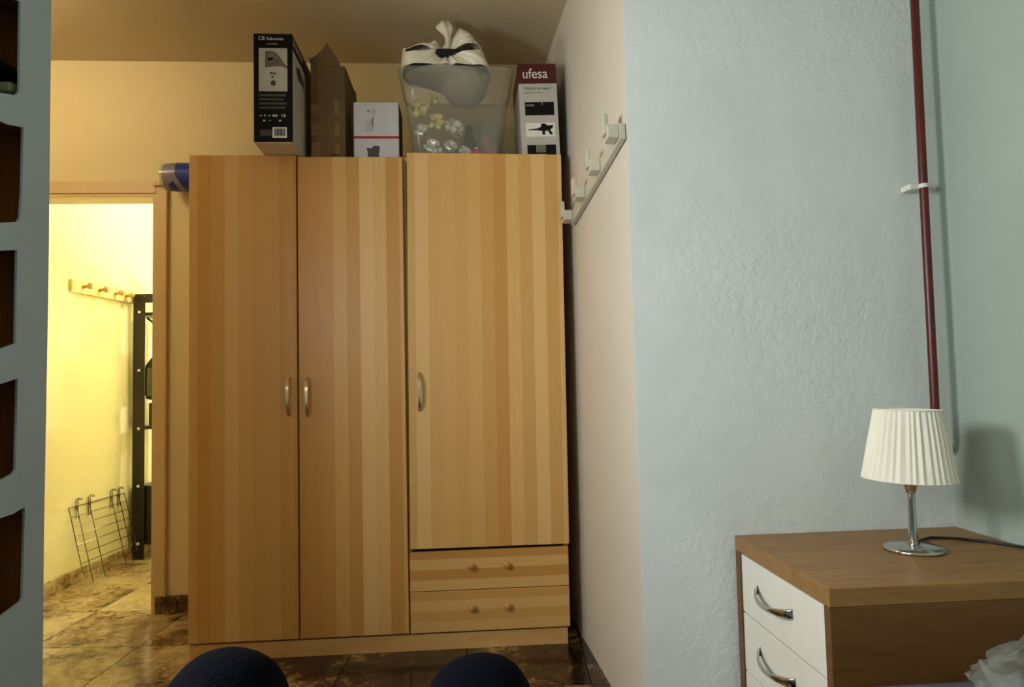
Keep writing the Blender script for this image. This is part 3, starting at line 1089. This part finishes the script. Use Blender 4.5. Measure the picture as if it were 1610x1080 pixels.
# ------------------------------------------------------------------ red pipe in the alcove corner
pp = thing('wall_pipe', (1.404, 1.970, 0.0), 'thin dark red painted pipe running up the alcove corner', 'pipe')
part('pipe_tube', MB().tube([(-0.004, 0.055, 0.845), (-0.004, 0.03, 0.846), (-0.004, 0.008, 0.856), (-0.004, 0, 0.88), (-0.003, 0, 1.0), (0.0, 0, 1.7), (0.008, 0, CEIL - 0.001)], 0.0125, 14), 'pipe_red', pp, smooth=True)
cl = part('pipe_clip', MB().box(-0.040, -0.006, 0.004, 0.052, 1.628, 1.646), 'clip_white', pp, 0.003)
part('clip_band', MB().lathe([(0.0140, 1.630), (0.0145, 1.636), (0.0140, 1.643)], (0.0, 0, 0), 16, cap=False), 'clip_white', cl, smooth=True)

# ------------------------------------------------------------------ bedside drawer cabinet
NX0, NX1, NY0, NY1, NZ = 0.792, 1.483, 1.492, 2.022, 0.60
ns = thing('drawer_cabinet', ((NX0 + NX1) / 2, (NY0 + NY1) / 2, 0), 'low oak drawer cabinet with white drawer fronts under the table lamp', 'cabinet')
cxn, cyn = (NX0 + NX1) / 2, (NY0 + NY1) / 2


def nb(x0, x1, y0, y1, z0, z1):
    return MB().box(x0 - cxn, x1 - cxn, y0 - cyn, y1 - cyn, z0, z1)


part('top', nb(NX0, NX1, NY0, NY1, NZ - 0.042, NZ), 'oak_top', ns, 0.002)
part('side_panel', nb(NX0, NX1, NY0, NY0 + 0.026, 0.0, NZ - 0.0425), 'oak_side', ns, 0.002)
part('side_panel', nb(NX0, NX1, NY1 - 0.034, NY1, 0.0, NZ - 0.0425), 'oak_side', ns, 0.002)
part('back_panel', nb(NX1 - 0.015, NX1, NY0 + 0.0265, NY1 - 0.0345, 0.0, NZ - 0.0425), 'oak_side', ns)
part('bottom_panel', nb(NX0 + 0.01, NX1 - 0.0155, NY0 + 0.0265, NY1 - 0.0345, 0.02, 0.05), 'oak_side', ns)
for k, (z0, z1) in enumerate(((0.392, 0.554), (0.226, 0.388), (0.056, 0.222))):
    dw = part('drawer', nb(NX0 + 0.003, NX0 + 0.021, NY0 + 0.029, NY1 - 0.037, z0, z1), 'drawer_white', ns, 0.0015)
    part('drawer_box', nb(NX0 + 0.0215, NX1 - 0.05, NY0 + 0.035, NY1 - 0.043, z0 + 0.01, z1 - 0.02), 'oak_side', dw)
    zc = z0 + 0.092
    mb = MB()
    rings = []
    for j in range(17):
        a = j / 16
        y = 1.672 + 0.206 * a - cyn
        bulge = math.sin(PI * a)
        x = NX0 + 0.004 - 0.034 * bulge ** 0.6 - cxn
        hw_ = 0.0075 + 0.0055 * abs(2 * a - 1) ** 2
        z = zc - 0.012 * bulge
        t = 0.0042
        rings.append([(x + t * math.cos(q * PI / 4), y, z + hw_ * math.sin(q * PI / 4)) for q in range(8)])
    mb.rings(rings)
    part('handle', mb, 'chrome', dw, smooth=True, label='arched chrome handle')

# ------------------------------------------------------------------ table lamp
lp = thing('table_lamp', (1.182, 1.776, NZ + 0.0005), 'chrome table lamp with pleated cream shade on the drawer cabinet', 'lamp')
part('base', MB().lathe([(0.055, 0.0), (0.072, 0.001), (0.074, 0.004), (0.070, 0.009), (0.040, 0.0115), (0.012, 0.013), (0.010, 0.016)], seg=48), 'chrome', lp, smooth=True)
part('stem', MB().lathe([(0.0135, 0.014), (0.0115, 0.03), (0.0095, 0.13), (0.0105, 0.150), (0.012, 0.155)], seg=20), 'chrome', lp, smooth=True)
part('socket', MB().lathe([(0.012, 0.152), (0.014, 0.158), (0.022, 0.182), (0.027, 0.196), (0.027, 0.206), (0.02, 0.21)], seg=24), 'chrome', lp, smooth=True)
part('bulb', MB().lathe([(0.013, 0.211), (0.014, 0.225), (0.026, 0.25), (0.029, 0.27), (0.022, 0.29), (0.006, 0.299)], seg=18), 'frame_white', lp, smooth=True)
mb = MB()
NS = 240
rows = []
for j in range(15):
    t = j / 14
    r0 = 0.114 - (0.114 - 0.082) * t ** 0.9
    row = []
    for k in range(NS):
        a = 2 * PI * k / NS
        rnd_ = noise.noise(Vector((math.cos(a) * 5, math.sin(a) * 5, 0.4)))
        ph = a * 40 + 2.2 * rnd_
        amp = 0.0030 * (0.55 + 0.45 * math.sin(PI * min(1, t * 0.95 + 0.05))) + 0.0012 * rnd_
        tri = math.asin(math.sin(ph)) * 2 / PI
        r = r0 + amp * tri
        row.append((r * math.cos(a), r * math.sin(a), 0.187 + 0.185 * t + (0.003 * noise.noise(Vector((math.cos(a) * 3, math.sin(a) * 3, 5))) if j == 0 else 0)))
    rows.append(row)
mb.rings(rows, cap=False)
shd = part('lamp_shade', mb, 'shade_fabric', lp, label='pleated cream fabric shade')
md = shd.modifiers.new('solid', 'SOLIDIFY')
md.thickness = 0.0015
shd.matrix_local = Matrix.Translation((0, 0, 0.28)) @ Matrix.Rotation(math.radians(2.2), 4, 'Y') @ Matrix.Translation((0, 0, -0.28))
for z, r in ((0.187, 0.1120), (0.3715, 0.0825)):
    mb = MB()
    pth = [(r * math.cos(2 * PI * k / 40), r * math.sin(2 * PI * k / 40), z) for k in range(40)]
    mb.rings([[(p[0] + (0.0022 * math.cos(q * PI / 3)) * p[0] / r, p[1] + (0.0022 * math.cos(q * PI / 3)) * p[1] / r, p[2] + 0.0022 * math.sin(q * PI / 3)) for q in range(6)] for p in pth], closed=True)
    part('shade_ring', mb, 'shade_fabric', shd, smooth=True)
mb = MB()
for k in range(3):
    a = 2 * PI * k / 3 + 0.4
    mb.tube([(0.020 * math.cos(a), 0.020 * math.sin(a), 0.208), (0.111 * math.cos(a), 0.111 * math.sin(a), 0.189)], 0.0014, 6)
part('shade_carrier', mb, 'chrome', lp)
cd = MB()
cd.tube([(0.010, 0.006, 0.038), (0.035, 0.035, 0.014), (0.07, 0.075, 0.006), (0.12, 0.105, 0.0046), (0.18, 0.085, 0.0046), (0.24, 0.03, 0.0046), (0.276, -0.03, 0.0046), (0.292, -0.10, 0.0046), (0.294, -0.20, 0.0046)], 0.004, 8)
part('cable', cd, 'cord_black', lp, smooth=True, label='black mains cable')

# ------------------------------------------------------------------ bed with the sitter
bd = thing('bed', (0.46, 0.40, 0), 'bed with a blue grey quilt beside the drawer cabinet', 'bed')
part('bed_base', MB().box(-0.96, 1.015, -1.15, 1.06, 0.12, 0.20), 'oak_side', bd, 0.006)
for x in (-0.92, 0.97):
    for y in (-1.1, 1.02):
        part('leg', MB().box(x - 0.03, x + 0.03, y - 0.03, y + 0.03, 0, 0.12), 'oak_side', bd, 0.004)
part('mattress', MB().box(-0.96, 1.015, -1.15, 1.06, 0.2005, 0.385), 'mattress', bd, 0.03)
qm = MB()
NXq, NYq = 60, 60
vs = []
for j in range(NYq + 1):
    for i in range(NXq + 1):
        x = -0.975 + 1.997 * i / NXq
        y = -1.16 + 2.238 * j / NYq
        e = min(i, NXq - i, j, NYq - j)
        dz = 0.006 * noise.noise(Vector((x * 6, y * 6, 0))) + 0.004 * math.cos(x * 42) * math.cos(y * 42)
        dz = min(dz, 0.004)
        z = 0.414 + dz if e > 0 else 0.22
        if e == 1:
            z = 0.408
        vs.append((x, y, z))
fs = [(j * (NXq + 1) + i, j * (NXq + 1) + i + 1, (j + 1) * (NXq + 1) + i + 1, (j + 1) * (NXq + 1) + i) for j in range(NYq) for i in range(NXq)]
qm.add(vs, fs)
part('quilt', qm, 'quilt', bd, smooth=True, label='blue grey woven quilt')

# clear plastic bag lying on the quilt
cbm = bmesh.new()
bmesh.ops.create_icosphere(cbm, subdivisions=5, radius=1.0)
for v in cbm.verts:
    p = v.co.copy()
    r1 = abs(noise.noise(p * 1.5 + Vector((3, 1, 2))))
    r2 = abs(noise.noise(p * 3.1 + Vector((1, 7, 2))))
    r3 = abs(noise.noise(p * 6.5 + Vector((5, 2, 9))))
    k = 1.0 - 0.50 * r1 - 0.16 * r2 - 0.04 * r3
    v.co = Vector((p.x * 0.235 * k, p.y * 0.15 * k, p.z * 0.086 * k))
    if v.co.z < -0.035:
        v.co.z = -0.035
me = bpy.data.meshes.new('bag_skin')
cbm.to_mesh(me)
cbm.free()
pb = thing('clear_plastic_bag', (1.205, 1.30, 0.422), 'crumpled clear plastic bag lying on the bed beside the drawer cabinet', 'bag')
o = link('bag_skin', me, 'thin_plastic', pb)
o.location = (0, 0, 0.0355)
mb = MB()
mb.tube([(-0.135, 0.0, 0.034), (-0.165, 0.02, 0.034), (-0.180, 0.03, 0.050), (-0.192, 0.035, 0.076)], [0.030, 0.019, 0.008, 0.003], 9)
part('bag_corner', mb, 'thin_plastic', pb, smooth=True, label='twisted corner of the bag sticking up')


def skin_body(name, joints, edges, root, subdiv=2):
    me = bpy.data.meshes.new(name)
    keys = list(joints)
    me.from_pydata([joints[k][0] for k in keys], [(keys.index(a), keys.index(b)) for a, b in edges], [])
    o = bpy.data.objects.new(name, me)
    COL.objects.link(o)
    sk = o.modifiers.new('skin', 'SKIN')
    sk.use_smooth_shade = True
    for i, k in enumerate(keys):
        r = joints[k][1]
        me.skin_vertices[0].data[i].radius = r if isinstance(r, tuple) else (r, r)
        me.skin_vertices[0].data[i].use_root = (k == root)
    ss = o.modifiers.new('sub', 'SUBSURF')
    ss.levels = subdiv
    ss.render_levels = subdiv
    res = bpy.data.meshes.new_from_object(o.evaluated_get(bpy.context.evaluated_depsgraph_get()))
    bpy.data.objects.remove(o)
    res.name = name
    return res


J = {'pelvis': ((-0.1, 0.06, 0.56), (0.13, 0.11)), 'waist': ((-0.1, -0.08, 0.70), (0.13, 0.10)), 'chest': ((-0.1, -0.24, 0.90), (0.15, 0.11)),
     'neck0': ((-0.1, -0.33, 1.04), 0.06), 'neck': ((-0.1, -0.36, 1.10), 0.05), 'head': ((-0.1, -0.38, 1.20), (0.075, 0.09)), 'crown': ((-0.1, -0.40, 1.28), (0.06, 0.07))}
Ed = [('pelvis', 'waist'), ('waist', 'chest'), ('chest', 'neck0'), ('neck0', 'neck'), ('neck', 'head'), ('head', 'crown')]
for s, kn, kr in ((-1, (-0.200, 0.597, 0.835), 0.047), (1, (0.008, 0.597, 0.823), 0.046)):
    q = 'l' if s < 0 else 'r'
    xh = -0.1 + 0.1 * s
    J[q + 'hip'] = ((xh, 0.13, 0.555), 0.092)
    J[q + 'thigh'] = (((xh * 0.45 + kn[0] * 0.55), 0.37, 0.69), 0.078)
    J[q + 'knee'] = (kn, kr)
    J[q + 'calf'] = ((kn[0], 0.70, 0.655), 0.056)
    J[q + 'ankle'] = ((kn[0], 0.79, 0.49), 0.040)
    J[q + 'heel'] = ((kn[0], 0.80, 0.458), 0.036)
    J[q + 'toe'] = ((kn[0] + 0.01 * s, 0.97, 0.447), 0.027)
    Ed += [('pelvis', q + 'hip'), (q + 'hip', q + 'thigh'), (q + 'thigh', q + 'knee'), (q + 'knee', q + 'calf'), (q + 'calf', q + 'ankle'), (q + 'ankle', q + 'heel'), (q + 'heel', q + 'toe')]
    xs_ = -0.1 + 0.19 * s
    J[q + 'shoulder'] = ((xs_, -0.28, 0.985), 0.062)
    J[q + 'elbow'] = ((xs_ + 0.06 * s, -0.20, 0.74), 0.043)
    J[q + 'wrist'] = ((xs_ * 0.55 + 0.05 * s, -0.125, 0.945), 0.028)
    J[q + 'palm'] = ((xs_ * 0.35 + 0.055 * s, -0.105, 1.01), (0.034, 0.016))
    Ed += [('chest', q + 'shoulder'), (q + 'shoulder', q + 'elbow'), (q + 'elbow', q + 'wrist'), (q + 'wrist', q + 'palm')]
    pm = Vector(J[q + 'palm'][0])
    for f in range(4):
        off = Vector((0.020 - 0.0135 * f, 0, 0))
        ln = (0.060, 0.068, 0.064, 0.05)[f]
        J[q + 'f%da' % f] = (tuple(pm + off + Vector((0, 0.004, 0.035))), 0.0085)
        J[q + 'f%db' % f] = (tuple(pm + off * 1.1 + Vector((-0.008 * s, 0.022, 0.035 + ln * 0.5))), 0.008)
        J[q + 'f%dc' % f] = (tuple(pm + off * 1.1 + Vector((-0.014 * s, 0.045, 0.03 + ln * 0.55))), 0.007)
        Ed += [(q + 'palm', q + 'f%da' % f), (q + 'f%da' % f, q + 'f%db' % f), (q + 'f%db' % f, q + 'f%dc' % f)]
    J[q + 'ta'] = (tuple(pm + Vector((-0.030 * s, 0.008, -0.008))), 0.010)
    J[q + 'tb'] = (tuple(pm + Vector((-0.045 * s, 0.022, 0.018))), 0.009)
    Ed += [(q + 'palm', q + 'ta'), (q + 'ta', q + 'tb')]
body = skin_body('body', J, Ed, 'pelvis', 3)
for mn in ('denim', 'shirt', 'skin', 'black_cloth'):
    body.materials.append(MATS[mn])
for p in body.polygons:
    c = p.center
    p.use_smooth = True
    if c.y > 0.0 and c.z < 0.47 and c.y > 0.75:
        p.material_index = 3
    elif c.y > 0.02 or (c.z < 0.62 and c.y > -0.1):
        p.material_index = 0
    elif c.z > 1.07 or (c.y > -0.16 and c.z > 0.93):
        p.material_index = 2
    else:
        p.material_index = 1
pr = thing('person', (-0.1, 0.0, 0.40), 'person in dark blue jeans sitting with knees drawn up at bottom of frame', 'person')
o = bpy.data.objects.new('body', body)
COL.objects.link(o)
o.parent = pr
o.location = (0.1, 0.0, -0.40)
mb = MB()
rows = []
for j in range(9):
    a = PI / 2 * (j / 8)
    rows.append([(0.083 * math.cos(a - 0.15) * math.cos(2 * PI * k / 24), -0.395 + 0.098 * math.cos(a - 0.15) * math.sin(2 * PI * k / 24),
                  0.815 + 0.115 * math.sin(a) + 0.03 * math.sin(2 * PI * k / 24) * (1 - j / 8)) for k in range(24)])
mb.rings(rows)
part('hair', mb, 'hair', pr, smooth=True)
part('nose', MB().sphere((0.0, -0.285, 0.80), 0.012, 0.018, 0.018, 10, 8), 'skin', pr, smooth=True)
for s in (-1, 1):
    part('ear', MB().sphere((0.078 * s, -0.39, 0.80), 0.010, 0.020, 0.030, 10, 8), 'skin', pr, smooth=True)
    part('eye', MB().sphere((0.03 * s, -0.30, 0.825), 0.012, 0.008, 0.008, 10, 8), 'drawer_white', pr, smooth=True)
part('mouth', MB().sphere((0.0, -0.297, 0.758), 0.022, 0.006, 0.005, 10, 6), 'rose_carton', pr, smooth=True)

# ------------------------------------------------------------------ hall: peg rail, wire grid, metal shelving with lantern
hang = math.atan2(0.0936, 1.0)


def hall_thing(name, v, z, label, cat, off=0.0):
    """empty on the hall wall; local +x runs away along the wall, local -y points into the hall"""
    o = thing(name, (hall_u(v) + off, v, z), label, cat)
    o.rotation_euler = (0, 0, PI / 2 - hang)
    return o


pg = hall_thing('peg_rail', 4.30, 1.665, 'cream wooden peg rail with four pegs on the hall wall', 'coat rack')
part('rail', MB().box(-0.31, 0.31, -0.020, -0.0005, -0.036, 0.036), 'hall_rack_wood', pg, 0.003)
for x in (-0.215, -0.068, 0.088, 0.20):
    mb = MB()
    prof = [(0.010, 0.0205), (0.010, 0.042), (0.014, 0.050), (0.020, 0.058), (0.020, 0.064), (0.013, 0.072), (0.004, 0.075)]
    mb.rings([[(x + r * math.cos(2 * PI * k / 16), -y, 0.010 * (y / 0.075) + r * math.sin(2 * PI * k / 16)) for k in range(16)] for r, y in prof])
    part('peg', mb, 'peg_wood', pg, smooth=True)

gr = hall_thing('wire_grid', 4.262, 0.0, 'wire grid panel with hooks leaning on the hall wall by the floor', 'wire rack')
TOPZ, TILT = 0.425, 0.10


def gpt(x, h):
    return (x, -0.006 - TILT * (1 - h / TOPZ), max(h, 0.003))


for k in range(8):
    h = 0.07 + (TOPZ - 0.07) * k / 7
    part('wire', MB().tube([gpt(-0.262, h), gpt(0.262, h)], 0.0024 if k < 7 else 0.003, 6), 'wire_steel', gr)
for x in (-0.262, -0.195, -0.085, 0.125, 0.20, 0.262):
    h0 = 0.07 if abs(x) > 0.25 else 0.004
    part('wire', MB().tube([gpt(x, h0), gpt(x, TOPZ)], 0.0026, 6), 'wire_steel', gr)
for x in (-0.195, -0.085, 0.125, 0.20):
    mb = MB()
    for dx in (-0.009, 0.009):
        mb.tube([(x + dx, -0.010, TOPZ - 0.07), (x + dx, -0.0075, TOPZ), (x + dx, -0.007, TOPZ + 0.035), (x + dx, -0.018, TOPZ + 0.046), (x + dx, -0.032, TOPZ + 0.036)], 0.0024, 6)
    mb.tube([(x - 0.009, -0.032, TOPZ + 0.036), (x + 0.009, -0.032, TOPZ + 0.036)], 0.0024, 6)
    part('hook', mb, 'wire_steel', gr)

ms = thing('metal_shelving', (-1.765, 4.70, 0), 'black slotted metal shelving unit standing in the hall', 'shelf', rz=-hang)
X0, X1, Y0, Y1, ZS = -0.336, 0.36, -0.18, 0.16, 1.685
for x, y in ((X0, Y0), (X1, Y0), (X0 + 0.0, Y1), (X1, Y1)):
    mb = MB()
    sx = 1 if x == X0 else -1
    sy = 1 if y == Y0 else -1
    xa, xb = sorted((x, x + sx * 0.078))
    ya, yb = sorted((y, y + sy * 0.003))
    mb.box(xa, xb, ya, yb, 0, ZS)
    xa, xb = sorted((x, x + sx * 0.003))
    ya, yb = sorted((y + sy * 0.0031, y + sy * 0.045))
    mb.box(xa, xb, ya, yb, 0, ZS)
    ps = part('post', mb, 'rack_black', ms)
    if y == Y0:
        for z in (1.568, 1.194, 0.823, 0.46, 0.10):
            mb = MB()
            cxp = x + sx * 0.040
            mb.rings([[(cxp + 0.009 * math.cos(q * PI / 5), y - t, z + 0.009 * math.sin(q * PI / 5)) for q in range(10)] for t in (0.0, 0.003)])
            part('bolt', mb, 'screw_white', ps)
part('top_rail', MB().box(X0 + 0.0785, X1 - 0.0785, Y0, Y0 + 0.003, ZS - 0.058, ZS), 'rack_black', ms)
part('shelf_board', MB().box(X0 + 0.004, X1 - 0.004, Y0 + 0.004, Y1 - 0.004, 1.545, 1.565), 'rack_black', ms)
part('shelf_board', MB().box(X0 + 0.004, X1 - 0.004, Y0 + 0.004, Y1 - 0.004, 0.818, 0.838), 'rack_black', ms)
part('shelf_board', MB().box(X0 + 0.004, X1 - 0.004, Y0 + 0.004, Y1 - 0.004, 0.095, 0.115), 'rack_black', ms)
part('brace', MB().tube([(X0 + 0.08, Y0 + 0.02, 1.53), (X0 + 0.20, Y0 + 0.02, 1.44)], 0.008, 6), 'rack_black', ms)
o = part('black_crate', MB().box(-0.325, 0.15, -0.165, 0.15, 0.1155, 0.46), 'rack_black', bevel=0.006, loc=(-1.765, 4.70, 0))
o.rotation_euler = (0, 0, -hang)
tag(o, 'black crate on the bottom shelf of the hall shelving', 'crate')
o = part('dark_grey_box', MB().box(-0.25, -0.02, -0.15, 0.08, 0.8385, 0.985), 'grey_print', bevel=0.006, loc=(-1.765, 4.70, 0))
o.rotation_euler = (0, 0, -hang)
tag(o, 'dark grey box on the middle shelf of the hall shelving', 'box')
ln = thing('lantern', (-2.035, 4.72, 0.999), 'black metal lantern with pale green panes hanging on a chain inside the hall shelving', 'lantern')
R = 0.068


def hexa(r, z):
    return [(r * math.cos(PI / 6 + k * PI / 3), r * math.sin(PI / 6 + k * PI / 3), z) for k in range(6)]


part('lantern_base', MB().rings([hexa(R * 0.55, 0.0), hexa(R * 1.02, 0.012), hexa(R * 1.02, 0.028)]), 'rack_black', ln)
part('lantern_roof', MB().rings([hexa(R * 1.1, 0.215), hexa(R * 1.02, 0.232), hexa(R * 0.5, 0.285), hexa(R * 0.2, 0.30), hexa(R * 0.2, 0.335), hexa(R * 0.08, 0.345)]), 'rack_black', ln)
for k in range(6):
    a0, a1 = PI / 6 + k * PI / 3, PI / 6 + (k + 1) * PI / 3
    p0, p1 = Vector((R * math.cos(a0), R * math.sin(a0), 0)), Vector((R * math.cos(a1), R * math.sin(a1), 0))
    q0, q1 = p0.lerp(p1, 0.12), p0.lerp(p1, 0.88)
    i0, i1 = q0 * 0.965, q1 * 0.965
    mb = MB()
    vs = [(q.x, q.y, z) for z in (0.0285, 0.2145) for q in (q0, q1, i1, i0)]
    mb.add(vs, [(0, 1, 2, 3), (4, 5, 6, 7), (0, 1, 5, 4), (1, 2, 6, 5), (2, 3, 7, 6), (3, 0, 4, 7)])
    part('pane', mb, 'lantern_glass', ln)
    part('corner_bar', MB().tube([(p0.x, p0.y, 0.0285), (p0.x, p0.y, 0.2145)], 0.007, 6), 'rack_black', ln)
for k in range(7):
    mb = MB()
    zc = 0.350 + k * 0.0275
    pth = [(0.011 * math.cos(q * PI / 6) * (1 if k % 2 else 0), 0.011 * math.cos(q * PI / 6) * (0 if k % 2 else 1), zc + 0.018 * math.sin(q * PI / 6)) for q in range(12)]
    rings = []
    for q in range(12):
        p = Vector(pth[q])
        tt = (Vector(pth[(q + 1) % 12]) - Vector(pth[q - 1])).normalized()
        n1 = Vector((0, 1, 0)) if k % 2 else Vector((1, 0, 0))
        n2 = tt.cross(n1)
        rings.append([p + (n1 * math.cos(w_ * PI / 3) + n2 * math.sin(w_ * PI / 3)) * 0.0028 for w_ in range(6)])
    mb.rings(rings, closed=True)
    part('chain_link', mb, 'rack_black', ln)
mb = MB()
mb.tube([(0, 0.0, 0.538), (0.008, 0.0, 0.530), (0.010, 0.0, 0.538), (0.004, 0, 0.544), (0, 0, 0.5455)], 0.003, 8)
part('hanger', mb, 'rack_black', ln)

# ------------------------------------------------------------------ lamps of the place
gl = thing('ceiling_globe', (-2.05, 2.55, CEIL), 'warm glass globe ceiling lamp near the doorway', 'lamp')
part('ceiling_rose', MB().lathe([(0.05, -0.03), (0.06, -0.022), (0.062, -0.001)], seg=24), 'frame_white', gl, smooth=True)
part('globe', MB().sphere((0, 0, -0.125), 0.095, seg=24, n=14), 'globe_glow', gl, smooth=True)
hl = thing('hall_wall_lamp', (-1.62, 6.0, 1.13), 'warm globe wall lamp at the far end of the hall', 'lamp')
part('wall_plate', MB().box(-0.04, 0.04, -0.02, -0.001, -0.06, 0.06), 'frame_white', hl, 0.004)
part('arm', MB().tube([(0, -0.02, 0), (0, -0.12, 0), (0, -0.16, 0.02)], 0.008, 8), 'chrome', hl)
part('globe', MB().sphere((0, -0.18, 0.066), 0.05, seg=20, n=12), 'hall_wall_glow', hl, smooth=True)
hc = thing('hall_ceiling_lamp', (-1.4, 4.45, 2.6), 'warm globe lamp on the hall ceiling', 'lamp')
part('ceiling_rose', MB().lathe([(0.05, -0.03), (0.06, -0.022), (0.062, -0.001)], seg=24), 'frame_white', hc, smooth=True)
part('globe', MB().sphere((0, 0, -0.12), 0.09, seg=24, n=14), 'hall_glow', hc, smooth=True)
